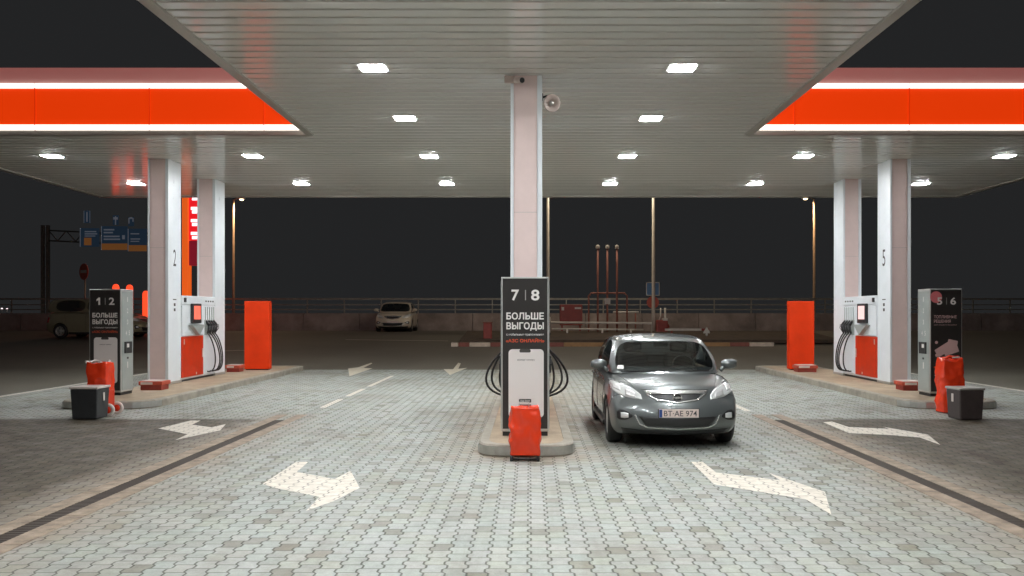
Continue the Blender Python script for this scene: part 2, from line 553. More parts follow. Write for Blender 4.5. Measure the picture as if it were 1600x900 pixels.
# drains beside the tongue
for sgn, lab in ((-1, 'dark drain grate with brown edge slabs left of the middle lanes'), (1, 'dark drain grate with brown edge slabs right of the grey car')):
    t = thing('drain_channel', lab, 'drain', (sgn * 4.28, 3, 0), group='drain channels beside the middle lanes')
    b = MB()
    for xa, xb in ((-.27, -.085), (.085, .27)):
        yy = -14
        while yy < 12.2:
            b.box(xa, xb, yy + .004, yy + .996, -.03, .008, bev=.004)
            yy += 1.0
    b.build('edge_slab', 'drainslab', t)
    b = MB(); b.box(-.083, .083, -14, 12.2, -.03, .003)
    k = -14
    while k < 12.2:
        b.box(-.08, .08, k, k + .018, .003, .006); k += .06
    b.build('grate', 'drain', t)

# painted arrows and dashes
ARROWS = [
    ('white right-pointing bent arrow painted on pavers in the left foreground', [(410,757),(463,722),(482,722),(464,738),(523,749),(548,736),(562,763),(521,784),(478,799),(499,777),(434,764)], 'paint'),
    ('large white bent arrow painted on pavers in front of the grey car', [(1079.5,722),(1098,722),(1119,739),(1219,751),(1201,739.5),(1289,769),(1299,805),(1259,781),(1116,757.5)], 'paint'),
    ('white bent arrow painted left of the left drain near the 1|2 totem', [(247,670),(298,657.5),(313.5,657.5),(300,664),(330.5,668),(353,663),(344,673),(274,688),(293,679),(264,673)], 'paint'),
    ('white bent arrow painted right of the right drain near the 5|6 totem', [(1286,660),(1300,659),(1326,667.5),(1390,670.5),(1379,667),(1450,679.5),(1469.5,695.6),(1437,684),(1397.5,680.6),(1326,677)], 'paint'),
    ('far worn arrow on dark asphalt beyond the left island', [(544,576),(560,574),(580,567),(582,568),(568,575),(582,575.6),(546,588)], 'paint_plain'),
    ('far worn arrow on dark asphalt just left of the middle totem', [(693,577),(708,577),(716,567),(720,568),(716,576.4),(730,575),(703,586)], 'paint_plain'),
]
for lab, pts, m in ARROWS:
    P = [ground_at(*p) + Vector((0, 0, .004)) for p in pts]
    c = sum(P, Vector()) / len(P)
    c.z = P[0].z
    if m == 'paint': c.x = round(c.x / .316) * .316; c.y = round(c.y / .392) * .392
    b = MB()
    f = b.face([p - c for p in P])
    bmesh.ops.triangulate(b.bm, faces=b.bm.faces[:], ngon_method='EAR_CLIP')
    o = b.build('direction_arrow', m, loc=c)
    tag(o, lab, 'road marking', 'arrows painted on the ground')
DASH = [(-4.02, 17.2, 18.9, 'nearest dash, by the end of the left drain'), (-4.02, 19.6, 21.5, 'middle dash, beyond the left drain'), (-4.02, 22.2, 26.0, 'long dash farthest beyond the left drain'),
        (4.1, 16.6, 18.0, 'short dash just right of the grey car')]
for x, y0, y1, lab in DASH:
    b = MB(); b.face([(-.06, 0, .004), (.06, 0, .004), (.06, y1 - y0, .004), (-.06, y1 - y0, .004)])
    tag(b.build('lane_dash', 'paint', loc=(x, y0, 0)), 'white painted lane line on pavers, ' + lab, 'road marking', 'white lane dashes')
for sgn, lab in ((-1, 'thin white edge line along the left rim of the paving'), (1, 'thin white edge line along the right rim of the paving')):
    b = MB(); b.face([(-.07, 0, .004), (.07, 0, .004), (.07, 12.5, .004), (-.07, 12.5, .004)])
    tag(b.build('edge_line', 'paint', loc=(sgn * 11.65, 16.2, 0)), lab, 'road marking')
for i, (px0, py0, px1, py1, lab) in enumerate(((540, 531, 700, 533, 'faint pale line on the dark road before the white sedan'), (255, 551, 420, 547, 'faint line on dark asphalt behind the left pump'))):
    a, c = ground_at(px0, py0), ground_at(px1, py1)
    b = MB(); b.face([Vector((0, -.07, .006)), c - a + Vector((0, -.07, .006)), c - a + Vector((0, .07, .012)), Vector((0, .07, .012))])
    tag(b.build('road_line', 'paint_plain', loc=a), lab, 'road marking')

# ------------------------------------------------------------------ canopy
def soffit_profile(y0, y1, pitch=.285):
    pts = []
    y = y0
    n = int((y1 - y0) / pitch)
    p = (y1 - y0) / n
    for i in range(n):
        a = y0 + i * p
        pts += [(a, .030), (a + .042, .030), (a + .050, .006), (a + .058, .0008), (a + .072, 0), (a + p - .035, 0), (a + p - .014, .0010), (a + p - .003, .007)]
    pts.append((y1, .006))
    return pts
TY0, TY1, BY1 = -3.0, 18.1, 27.75
TX, BX = 4.5, 13.4
canopy = thing('canopy', 'wide station canopy with ribbed metal ceiling and glowing orange fascia', 'canopy', (0, 0, CEIL))
def soffit(x0, x1, y0, y1):
    b = MB()
    pr = soffit_profile(y0, y1)
    A = [b.bm.verts.new((x0, y, z)) for y, z in pr]
    B = [b.bm.verts.new((x1, y, z)) for y, z in pr]
    for i in range(len(pr) - 1):
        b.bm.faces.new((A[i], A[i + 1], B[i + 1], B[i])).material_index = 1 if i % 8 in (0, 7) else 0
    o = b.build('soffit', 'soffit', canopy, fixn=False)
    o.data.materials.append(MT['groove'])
    return o
MT['soffit'].node_tree.nodes['Principled BSDF'].inputs['IOR'].default_value = 2.15
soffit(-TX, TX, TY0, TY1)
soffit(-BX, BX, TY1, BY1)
b = MB()                                    # roof slab above
b.box(-TX, TX, TY0, TY1 + .1, .12, 1.30)
b.box(-BX, BX, TY1 + .1, BY1, .12, 1.30)
b.build('roof', 'trim', canopy)
b = MB()                                    # lower rim
OUT = [(-TX, TY0), (TX, TY0), (TX, TY1), (BX, TY1), (BX, BY1), (-BX, BY1), (-BX, TY1), (-TX, TY1)]
def runs():
    for i in range(len(OUT)):
        yield OUT[i], OUT[(i + 1) % len(OUT)]
def slab(b, p, q, d0, d1, z0, z1, ext=0.0):
    """box along edge p-q between outward offsets d0..d1"""
    p, q = Vector((*p, 0)), Vector((*q, 0))
    t = (q - p).normalized()
    n = Vector((t.y, -t.x, 0))
    a, c = p - t * ext, q + t * ext
    vs = [b.bm.verts.new(v + Vector((0, 0, z))) for z in (z0, z1) for v in (a + n * d0, c + n * d0, c + n * d1, a + n * d1)]
    for qd in ((3, 2, 1, 0), (4, 5, 6, 7), (0, 1, 5, 4), (1, 2, 6, 5), (2, 3, 7, 6), (3, 0, 4, 7)):
        b.bm.faces.new([vs[i] for i in qd])
for p, q in runs(): slab(b, p, q, -.10, .05, -.035, .07)
b.build('rim', 'trim', canopy)
for i, (p, q) in enumerate(runs()):
    e = .0
    b = MB(); slab(b, p, q, .0, .09, .075, .17); st = b.build('light_strip', 'strip', canopy)
    b = MB(); slab(b, p, q, -.02, .06, .17, .92); b.build('fascia', 'orange', canopy)
    b = MB(); slab(b, p, q, .0, .09, .92, 1.01); b.build('light_strip', 'strip', canopy)
    b = MB(); slab(b, p, q, -.02, .05, 1.01, 1.34); b.build('top_band', 'topband_glow', canopy)

for sx in (-1, 1):
    for k in range(4):
        xx = sx * (5.05 + .35 + k * 2.33)
        b = MB(); b.box(xx - .006, xx + .006, TY1 - .093, TY1 - .052, .072, 1.012)
        b.build('panel_seam', 'seam', canopy)
LX = {-11.1: 'far left', -6.43: 'left', -2.33: 'left of the middle column', 2.28: 'right of the middle column', 6.38: 'right', 11.05: 'far right'}
ROWS = [(1.0, None), (4.3, None), (6.6, None), (9.8, 'cut by the top edge of the picture'), (13.2, 'in the nearest full row'), (16.6, 'in the second row'), (20.6, 'in the third row'), (25.0, 'in the farthest row by the rear edge')]
first = None
for y, rl in ROWS:
    for x, cl in LX.items():
        if abs(x) > 4 and y < 18: continue
        if rl is None: lab = 'square white canopy light in the rows above the foreground'
        elif rl.startswith('cut'): lab = f'square white canopy light {rl}, {"left" if x < 0 else "right"} one'
        else: lab = f'square canopy light {rl}, {cl}'
        if first is None:
            first = thing('ceiling_light', lab, 'ceiling light', (x, y, CEIL), group='square lights in the canopy ceiling')
            b = MB()
            for q in ((-.22, .22, -.22, -.168), (-.22, .22, .168, .22), (-.22, -.183, -.168, .168), (.183, .22, -.168, .168)): b.box(*q, -.011, .02)
            b.box(-.2, .2, -.2, .2, -.003, .02); b.build('frame', 'lampframe', first)
            b = MB(); b.box(-.18, .18, -.165, .165, -.018, -.004, bev=.005); b.build('diffuser', 'lamp', first)
            o = first
        else:
            o = copy_tree(first)
            o.location = (x, y, CEIL)
            o['label'] = lab
# ------------------------------------------------------------------ islands
def island(x0, x1, y0, y1, rnd, lab):
    """kerbed island with a rounded nose towards the camera"""
    t = thing('pump_island', lab, 'kerb island', ((x0 + x1) / 2, y0, 0), group='kerbed pump islands')
    w = (x1 - x0) / 2
    L = y1 - y0
    def outline(d):
        p = []
        n = 14
        ww = w - d
        for k in range(n + 1):                                   # nose: flattened ellipse
            a = math.pi * k / n
            p.append((-ww * abs(math.cos(a)) ** .55 * (1 if math.cos(a) > 0 else -1), d + rnd - (rnd) * math.sin(a) ** .7))
        p += [(ww, L - d - .3), (ww - .3, L - d), (-ww + .3, L - d), (-ww, L - d - .3)]
        return p
    o0, o1 = outline(0), outline(.13)
    b = MB()
    rings = [[b.bm.verts.new((x, y, z)) for x, y in o] for o, z in ((o0, -.01), (o0, .13), (outline(.02), .15), (o1, .15), (o1, .10))]
    n = len(o0)
    for A, B in zip(rings, rings[1:]):
        for k in range(n): b.bm.faces.new((A[k], A[(k + 1) % n], B[(k + 1) % n], B[k]))
    b.build('kerb', 'concrete', t)
    b = MB(); b.face([(x, y, .142) for x, y in o1]); b.build('top', 'islandtop', t)
    b = MB()                                                     # steel guard plates round the nose
    oo = outline(-.012)[1:14]
    for k in range(len(oo) - 1):
        (xa, ya), (xb, yb) = oo[k], oo[k + 1]
        c = .012
        b.face([(xa, ya, .02), (xb, yb, .02), (xb, yb, .128), (xa, ya, .128)])
    b.build('nose_plate', 'steel', t, smooth=True)
    return t
ICX = -.05
island(ICX - .62, ICX + .64, 11.3, 19.6, .55, 'narrow kerbed island with steel nose under the 7|8 totem')
island(-9.15, -7.25, 16.9, 28.7, .9, 'long kerbed island on the left carrying column 2 and its pump')
island(7.25, 9.15, 16.9, 28.7, .9, 'long kerbed island on the right carrying column 5 and its pump')

# ------------------------------------------------------------------ columns
def column(x, y, lab, num=None, sgn=1, pink=True):
    w, d = .24, .375
    t = thing('column', lab, 'column', (x, y, .145), group='square canopy columns')
    Hc = CEIL - .145 - .002
    b = MB()
    b.box(-w, w, -d + .012, d - .012, 0, Hc)
    b.build('shaft', 'whitetrim', t)
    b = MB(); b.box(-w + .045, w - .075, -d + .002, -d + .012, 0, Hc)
    b.build('front_panel', 'pinkglow_panel', t)
    b = MB(); b.box(-w + .045, w - .045, d - .012, d - .002, 0, Hc); b.build('back_panel', 'pinkglow_panel', t)
    b = MB(); b.box(-w + .045, w - .075, -d, -d + .004, 3.245, 3.251); b.build('panel_joint', 'trim', t)
    b = MB()
    for xa, xb in ((-w - .004, -w + .04), (w - .062, w + .004)):
        b.box(xa, xb, -d - .006, -d + .016, 0, Hc)
        b.box(xa, xb, d - .016, d + .006, 0, Hc)
    b.build('corner_trim', 'whitetrim', t)
    b = MB(); b.box(-w - .02, w + .02, -d - .02, d + .02, 0, .06, bev=.008); b.build('foot', 'trim', t)
    if num:
        b = MB()
        M = side(sgn * (w + .003), 0, 0, sgn)
        b.text(num, M @ Matrix.Translation((0, zat(403, 21.4) - .145, 0)), .17, .40, .002)
        for k in range(3):
            zz = zat(468 + 8 * k, 21.4) - .145
            b.box(-1, 1, -1, 1, -1, 1, M @ Matrix.Translation((0, zz, 0)) @ Matrix.Diagonal((.10 if k == 0 else .05, .012 if k == 0 else .035, .001, 1)))
        b.build('numeral', 'numeral', t)
    return t
column(-.045, 13.65 + .375, 'tall front column with painted pink glow behind the 7|8 totem')
column(-.045, 16.95 + .375, 'rear column hidden behind the middle pump')
column(-8.8, 21.0 + .375, 'white column marked 2 nearest on the left island', '2', 1)
column(-8.8, 24.13 + .375, 'white column behind the pump on the left island')
column(8.8, 21.0 + .375, 'white column marked 5 nearest on the right island', '5', -1)
column(8.8, 24.13 + .375, 'white column behind the pump on the right island')

# ------------------------------------------------------------------ fuel pumps
def pump(x, y, lab, bulge, disp, sides=(1, -1)):
    t = thing('fuel_pump', lab, 'fuel pump', (x, y, .145), group='fuel pumps between the columns')
    hx, hy, ht = .25, 1.17, 2.13
    b = MB(); b.box(-hx + .02, hx - .02, -hy, hy, .05, ht, bev=.015)
    b.box(-hx - .004, hx + .004, -hy + .004, hy - .004, ht - .22, ht + .004, bev=.01)
    b.build('cabinet', 'whitetrim', t)
    b = MB(); b.box(-hx + .04, hx - .04, -hy + .02, hy - .02, 0, .05); b.build('plinth', 'black', t)
    for s in sides:
        X = lambda a: s * a
        def bx(b, a0, a1, y0, y1, z0, z1, bev=.006):
            b.box(min(s * a0, s * a1), max(s * a0, s * a1), y0, y1, z0, z1, bev=bev)
        b = MB(); bx(b, hx - .03, hx + .012, -hy + .01, .26, .10, 1.11, .012); dr = b.build('lower_door', 'red', t)
        b = MB(); bx(b, hx + .012, hx + .03, .16, .20, .55, .78, .004); b.build('door_handle', 'paleplast', dr)
        b = MB(); bx(b, hx + .012, hx + .016, -hy + .12, -hy + .16, .92, 1.05, 0); b.build('sticker', 'paleplast', dr)
        b = MB(); bx(b, hx + .012, hx + .016, -.25, -.20, .13, .19, 0); b.build('lock_plate', 'paleplast', dr)
        b = MB(); bx(b, hx - .03, hx + .02, -hy + .01, .26, 1.13, ht - .24, .01); b.build('upper_panel', 'whitetrim', t)
        b = MB(); bx(b, hx + .02, hx + .09, -.66, -.06, 1.44, 1.94, .02); ds = b.build('display_case', 'black', t)
        b = MB(); bx(b, hx + .088, hx + .094, -.58, -.16, 1.54, 1.88, 0); b.build('screen', disp, ds)
        b = MB()                                            # wedge below the display
        b.prism([(-.80, 1.40), (.06, 1.40), (-.30, 1.14)], 'x', s * (hx + .018), s * (hx + .13)); b.build('card_shelf', 'greypanel', t)
        b = MB(); bx(b, hx - .0, hx + .03, -hy + .14, -hy + .26, ht - .16, ht - .05, .01); b.build('sensor', 'black', t)
        b = MB()                                            # nozzle bay, with upright guide pipes
        bx(b, hx - .02, hx + .006, .30, hy - .02, .10, ht - .24, .006)
        b.build('hose_bay', 'whitetrim', t)
        b = MB(); bx(b, hx - .01, hx + .015, .34, hy - .06, 1.12, 1.52, .008); b.build('nozzle_holder', 'greypanel', t)
        b = MB()
        for k in range(5): 
            yy = .40 + k * .155
            bx(b, hx + .004, hx + .022, yy - .012, yy + .012, 1.52, 1.86, 0)
        b.build('guide_pipe', 'greypanel', t)
        b = MB()
        for k in range(4): bx(b, hx + .005, hx + .008, .42 + k * .17, .52 + k * .17, ht - .14, ht - .10, 0)
        b.build('grade_labels', 'numeral', t)
        for k in range(4):
            yy = .44 + k * .18
            b = MB()                                        # nozzle: grip, body, spout
            b.tube([(X(hx + .02), yy, 1.50), (X(hx + .06), yy, 1.44), (X(hx + .11), yy - .01, 1.36)], .03, 6, rads=[.018, .036, .040])
            b.tube([(X(hx + .11), yy - .01, 1.36), (X(hx + .10), yy - .03, 1.24), (X(hx + .07), yy - .04, 1.16)], .028, 6, rads=[.040, .03, .024])
            b.tube([(X(hx + .15), yy, 1.40), (X(hx + .17), yy - .02, 1.30), (X(hx + .10), yy - .03, 1.19)], .008, 5)
            nz = b.build('nozzle', 'black', t)
            sw = bulge * ((.75 + .35 * ((k * 37) % 10) / 10) if bulge < .3 else (1.0, .45, .80, .2)[k])
            P = []
            p0, p3 = Vector((X(hx + .07), yy - .04, 1.17)), Vector((X(hx + .01), yy + .10, .16))
            if bulge > .3:
                p0 = Vector((X(hx + .07), yy - .04, 1.10)); p3 = Vector((X(hx + .04), yy + .10, .16))
            p1 = p0 + Vector((X(sw * .9), .22, -.25)); p2 = p3 + Vector((X(sw * 1.7), .16, -.12))
            if bulge > .3: p2 = p3 + Vector((X(sw * 1.55), .1, .10)); p1 = p0 + Vector((X(sw * .65), .1, -.25))
            for i in range(17):
                u = i / 16
                P.append((1-u)**3 * p0 + 3*u*(1-u)**2 * p1 + 3*u*u*(1-u) * p2 + u**3 * p3)
            b = MB(); b.tube(P, .021 if bulge > .3 else .017, 7); b.build('hose', 'rubber', t)
    return t
pump(-8.8, 22.945, 'white and red fuel pump with black hoses on the left island', .22, 'display')
pump(8.8, 22.945, 'white and red fuel pump with black hoses on the right island', .22, 'displaywhite')
pump(-.045, 15.675, 'fuel pump hidden behind the 7|8 totem, hoses looping out', .52, 'display')

# ------------------------------------------------------------------ price and poster totems
def totem(x, y, lab, a, c, kind, lane):
    """base at (x, y); front face towards -Y; lane = list of sides carrying the grey service panel"""
    hw, hd, ht = .33, .28, 2.19
    t = thing('pump_totem', lab, 'totem', (x, y, .145), group='dark poster totems on the islands')
    b = MB(); b.box(-hw, hw, -hd, hd, .06, ht, bev=.012); b.build('case', 'silver', t)
    b = MB(); b.box(-hw + .02, hw - .02, -hd + .02, hd - .02, 0, .07); b.build('plinth', 'black', t)
    b = MB(); b.box(-hw + .022, hw - .022, -hd - .005, -hd + .01, .10, ht - .022); po = b.build('poster', 'dark', t)
    Y = -hd - .0075
    f = lambda dx, z, e=0: front(dx, Y - e, z)
    def line(nm, body, dx, z, w, h, bold, m='print', e=0.0):
        b = MB()
        if body == '1': b.flat([(x_ * w, y_ * h) for x_, y_ in ((.5, -.5), (.5, .5), (.1, .5), (-.5, .24), (-.5, -.02), (.0, .16), (.0, -.5))], f(dx, z, e))
        else: b.text(body, f(dx, z, e), w, h, bold)
        b.build(nm, m, po)
    line('pump_number', a, -.135, 1.94, .075 if a == '1' else .105, .150, .014 if a == '1' else .022, e=.002)
    line('pump_number', c, .140, 1.94, .115, .150, .022, e=.002)
    if kind == 'phone':
        line('headline', 'БОЛЬШЕ', 0, 1.652, .515, .098, .026)
        line('headline', 'ВЫГОДЫ', 0, 1.508, .515, .118, .026)
        line('small_print', 'с мобильным приложением', 0, 1.395, .515, .040, .004)
    b = MB(); b.flat([(-.006, -.07), (.006, -.07), (.006, .07), (-.006, .07)], f(.006, 1.94)); b.build('divider', 'greyprint', po)
    if kind == 'phone':
        b = MB(); b.text('«АЗС ОНЛАЙН»', f(0, 1.318), .53, .058, .012); b.build('orange_lettering', 'orangeprint', po)
        b = MB(); b.flat(rrect(.015, .725, .485, .94, .055), f(0, 0)); ph = b.build('phone_picture', 'phone', po)
        b = MB(); b.flat(rrect(.0, 1.172, .155, .046, .018), f(0, 0, .002))
        b.text('наведи камеру', f(.015, 1.045, .002), .24, .026)
        b.flat(rrect(.0, .485, .17, .05, .01), f(0, 0, .002))
        b.flat(rrect(.0, .410, .17, .05, .01), f(0, 0, .002))
        b.build('phone_detail', 'darkprint', ph)
        b = MB()
        b.text('App Store', f(.0, .485, .0035), .13, .026); b.text('скачай', f(.0, .410, .0035), .12, .026)
        b.build('badge_lettering', 'print', ph)
    else:
        line('headline', 'ТОПЛИВНЫЕ', -.02, 1.62, .46, .062, .012, 'cardprint')
        line('headline', 'РЕШЕНИЯ', -.08, 1.53, .34, .062, .012, 'cardprint')
        line('small_print', 'для вашего бизнеса', -.02, 1.455, .46, .026, 0, 'cardprint')
        b = MB()
        for cx, cy, w, h, an in ((-.02, .98, .42, .17, 32), (.10, .93, .30, .13, 18), (.13, 1.09, .20, .12, -12)):
            Mx = f(0, 0) @ Matrix.Translation((cx, cy, 0)) @ Matrix.Rotation(R(an), 4, 'Z')
            b.flat(rrect(0, 0, w, h, .02), Mx @ Matrix.Translation((0, 0, .001 * (1 + an % 3))))
        b.flat(circ(-.20, 1.10, .03), f(0, 0, .001)); b.flat(circ(-.19, .84, .035), f(0, 0, .001))
        b.build('card_picture', 'cardprint', po)
        b = MB(); b.flat([(-.26, .60), (-.05, .72), (.20, .80), (.28, .62), (.0, .50), (-.15, .50)], f(0, 0, .0015)); b.build('red_picture', 'orangeprint', po)
        b = MB(); b.flat(circ(-.205, 2.02, .12), f(0, 0, .001)); b.build('pink_disc', 'pinkprint', po)
        b = MB(); b.flat([(-.24, .425), (.1, .425), (.1, .437), (-.24, .437)], f(0, 0, .001)); b.build('rule', 'cardprint', po)
    for s in lane:
        X0 = s * (hd + .05)
        b = MB(); b.box(min(s*hw, s*(hw+.006)), max(s*hw, s*(hw+.006)), -hd + .035, hd - .03, .10, ht - .05); sp = b.build('service_panel', 'greypanel', t)
        M = lambda dy, z, e=0: side(s * (hw + .008 + e), dy, z, s)
        b = MB()
        for k, ch in enumerate('123'): b.text(ch, M(0, 1.98 - k * .235), .03 if ch == '1' else .055, .10, .01)
        b.text('4', M(s*-.06, 1.28), .05, .10, .01); b.text('5', M(s*.08, 1.28), .06, .10, .01)
        b.build('panel_numerals', 'print', sp)
        b = MB(); b.box(min(s*(hw+.006), s*(hw+.03)), max(s*(hw+.006), s*(hw+.03)), -.15, .17, .86, 1.10, bev=.008)
        b.box(min(s*(hw+.006), s*(hw+.012)), max(s*(hw+.006), s*(hw+.012)), -.03, .04, .74, .78); b.build('card_reader', 'black', sp)
        b = MB(); b.box(min(s*(hw+.03), s*(hw+.034)), max(s*(hw+.03), s*(hw+.034)), -.08, .02, .98, 1.06)
        b.box(min(s*(hw+.006), s*(hw+.010)), max(s*(hw+.006), s*(hw+.010)), -.02, .02, .55, .68); b.build('reader_sticker', 'print', sp)
    return t
totem(-.058, 12.2 + .28, 'dark totem marked 7|8 with a phone poster, in the middle', '7', '8', 'phone', (1, -1))
totem(-8.74, 18.25 + .28, 'dark totem marked 1|2 with a phone poster, on the left', '1', '2', 'phone', (1,))
totem(8.47, 18.0 + .28, 'dark totem marked 5|6 with bank cards poster, on the right', '5', '6', 'cards', (-1,))
for sgn, lab in ((-1, 'plain orange upright panel at the rear of the left island'), (1, 'plain orange upright panel at the rear of the right island')):
    t = thing('orange_panel', lab, 'panel', (sgn * 8.13, 26.55, .145), group='orange panels behind the pumps')
    b = MB(); b.box(-.37, .37, -.14, .14, .03, 2.06, bev=.015); b.build('panel', 'orangered', t)
    b = MB(); b.box(-.33, .33, -.11, .11, 0, .03); b.build('plinth', 'black', t)

# low red boxes on the islands
for x, y, w, lab in ((-8.33, 19.7, .52, 'low red box with pale lettered lid beside the 1|2 totem'), (8.42, 19.6, .52, 'low red box with pale lid beside the 5|6 totem'),
                     (-8.55, 25.75, .42, 'low red box between left pump and orange panel'), (8.0, 25.7, .60, 'low red box between right pump and orange panel')):
    t = thing('low_red_box', lab, 'box', (x, y, .143), group='low red boxes on the islands')
    b = MB(); b.box(-w / 2 + .03, w / 2 - .03, -.2, .2, 0, .11, bev=.008); b.build('body', 'redbox', t)
    b = MB(); b.box(-w / 2, w / 2, -.24, .24, .11, .195, bev=.012); lid = b.build('lid', 'lowlid', t)
    b = MB(); b.box(-w / 2 + .04, w / 2 - .04, -.2, .2, .195, .208, bev=.005); b.build('pale_top', 'paleplast', lid)
    b = MB(); b.box(-w / 2 + .05, w * .1, -.2455, -.240, .125, .18); b.build('pale_strip', 'paleplast', lid)

# ------------------------------------------------------------------ red covered trolleys and bins
def crumpled(w, d, z0, z1, seed, amp=.035, top_pinch=.0, n=22, bulge=.02):
    b = MB()
    nz = int(n * (z1 - z0) / w)
    def P(x, y, z):                       # unit coords -1..1, 0..1
        t = z
        k = 1 - top_pinch * max(0, (t - .75) / .25) ** 1.5
        q = Vector((x * w / 2 * k, y * d / 2 * k, z0 + t * (z1 - z0)))
        s = Vector((q.x * 4.2 + q.z * 1.6 + seed, q.y * 4.2, q.z * 3.4 - q.x * 1.2))
        rid = 1 - abs(noise.noise(s)) * 2
        rid2 = 1 - abs(noise.noise(s * 2.3 + Vector((3, 1, seed)))) * 2
        dsp = amp * (rid * .95 + rid2 * .28) - amp * .6
        nn = Vector((x ** 5, y ** 5, 0))
        if nn.length > 0: nn.normalize()
        q += nn * dsp * (.35 + .65 * math.sin(math.pi * min(1, t * .9 + .1)))
        if t > .98: q.z += dsp * 1.2
        return q
    vs = {}
    def V(i, j, k):
        key = (i, j, k)
        if key not in vs:
            x, y, z = i / n * 2 - 1, j / n * 2 - 1, k / nz
            r = .16                       # rounded corners in plan
            l = max(abs(x), abs(y)); m = min(abs(x), abs(y))
            sc = 1 - .07 * (m / l) ** 4 if l > 0 else 1
            vs[key] = b.bm.verts.new(P(x * sc, y * sc, z))
        return vs[key]
    for k in range(nz):
        for i in range(n):
            for j in (0, n):
                b.bm.faces.new((V(i, j, k), V(i + 1, j, k), V(i + 1, j, k + 1), V(i, j, k + 1)))
                b.bm.faces.new((V(j, i, k), V(j, i + 1, k), V(j, i + 1, k + 1), V(j, i, k + 1)))
    for i in range(n):
        for j in range(n):
            for k in (0, nz): b.bm.faces.new((V(i, j, k), V(i + 1, j, k), V(i + 1, j + 1, k), V(i, j + 1, k)))
    return b
def wheel_mb(r, w, M):
    b = MB(); b.lathe([(r * .55, -w / 2), (r * .9, -w / 2), (r, -w / 4), (r, w / 4), (r * .9, w / 2), (r * .55, w / 2), (r * .55, -w / 2)], M, 18)
    return b
t = thing('covered_trolley', 'crumpled red plastic cover over a small trolley before the middle totem', 'trolley', (-.055, 11.08, 0), group='red covered trolleys')
crumpled(.37, .30, .075, .66, 1.3, .045, .10).build('cover', 'redcloth', t, smooth=True)
b = MB()
for x in (-.155, .155):
    b.tube([(x, -.12, .012), (x, -.12, .16)], .011, 6); b.tube([(x, -.17, .022), (x, .15, .022)], .012, 6)
b.tube([(-.155, -.12, .03), (.155, -.12, .03)], .01, 6)
b.build('frame', 'black', t)
for x in (-.17, .17):
    wheel_mb(.035, .025, Matrix.Translation((x, -.12, .035)) @ Matrix.Rotation(R(90), 4, 'Y')).build('wheel', 'rubber', t)
b = MB(); b.tube([(-.07, 0, .64), (-.07, 0, .72), (.05, 0, .72), (.05, 0, .64)], .009, 6); b.build('handle', 'steel', t)

t = thing('covered_trolley', 'red drum shaped cover on a wheeled stand behind the dark bin on the left', 'trolley', (-7.72, 15.95, 0), group='red covered trolleys')
crumpled(.37, .36, .42, .95, 5.1, .025, .05).build('cover', 'redcloth', t, smooth=True)
b = MB(); b.box(.07, .19, -.14, .14, .10, .46, bev=.01); b.build('stand', 'red', t)
b = MB(); b.tube([(.13, -.15, .12), (.13, .15, .12)], .018, 6); b.tube([(-.16, 0, .40), (-.20, -.02, .02)], .015, 6); b.tube([(.13, 0, .12), (-.2, 0, .05)], .014, 6); b.build('axle', 'red', t)
for y in (-.17, .17):
    M = Matrix.Translation((.22, y, .115)) @ Matrix.Rotation(R(90), 4, 'X') @ Matrix.Rotation(R(0), 4, 'Y')
    w_ = wheel_mb(.115, .05, M).build('wheel', 'paleplast', t)
    b = MB(); b.lathe([(0, -.02), (.06, -.025), (.065, 0), (.06, .025), (0, .02)], M, 14); b.build('hub', 'red', w_)
b = MB()
random.seed(4)
P = [(math.cos(a) * .15, math.sin(a) * .14, .955 + .025 * math.sin(3 * a)) for a in [2 * math.pi * k / 20 for k in range(20)]]
b.tube(P, .022, 6, closed=True); b.tube([(-.19, -.1, .95), (-.24, -.05, .97), (-.22, .05, .955), (-.15, .1, .965)], .022, 6); b.build('top_rope', 'paleplast', t)

t = thing('covered_trolley', 'tall crumpled red cover beside the 5|6 totem on the right', 'trolley', (7.76, 16.35, 0), group='red covered trolleys')
crumpled(.40, .36, .02, 1.0, 9.7, .045, .12).build('cover', 'redcloth', t, smooth=True)
b = MB(); b.tube([(-.14, 0, .97), (-.05, -.08, 1.04), (.08, -.04, 1.02), (.17, .03, 1.03)], .03, 6); b.build('top_knot', 'redcloth', t)
b = MB(); b.tube([(.0, -.1, 1.02), (.1, -.12, 1.03), (.19, -.06, 1.01)], .016, 6); b.build('top_rope', 'paleplast', t)

def bin_(x, y, w, d, h, m, lab, rz=0):
    t = thing('waste_bin', lab, 'bin', (x, y, 0), rz, 'square bins beside the trolleys')
    b = MB(); b.box(-w/2, w/2, -d/2, d/2, .012, h - .04, bev=.02, taper=.9)
    b.build('body', m, t)
    b = MB(); b.box(-w/2 - .012, w/2 + .012, -d/2 - .012, d/2 + .012, h - .04, h, bev=.01); b.build('lid', 'paleplast' if m == 'darkbin' else 'trim', t)
    b = MB(); s = 1 if x < 0 else -1
    b.box(min(s*w/2, s*(w/2+.01)) , max(s*w/2, s*(w/2+.01)), -.03, .03, h*.55, h*.8, bev=.004); b.build('handle', 'paleplast', t)
    return t
bin_(-7.66, 15.45, .47, .46, .57, 'darkbin', 'dark grey square bin with pale lid in front of the red trolley')
bin_(7.55, 15.35, .44, .44, .56, 'brownbin', 'brown-black square bin in front of the tall red cover', R(4))

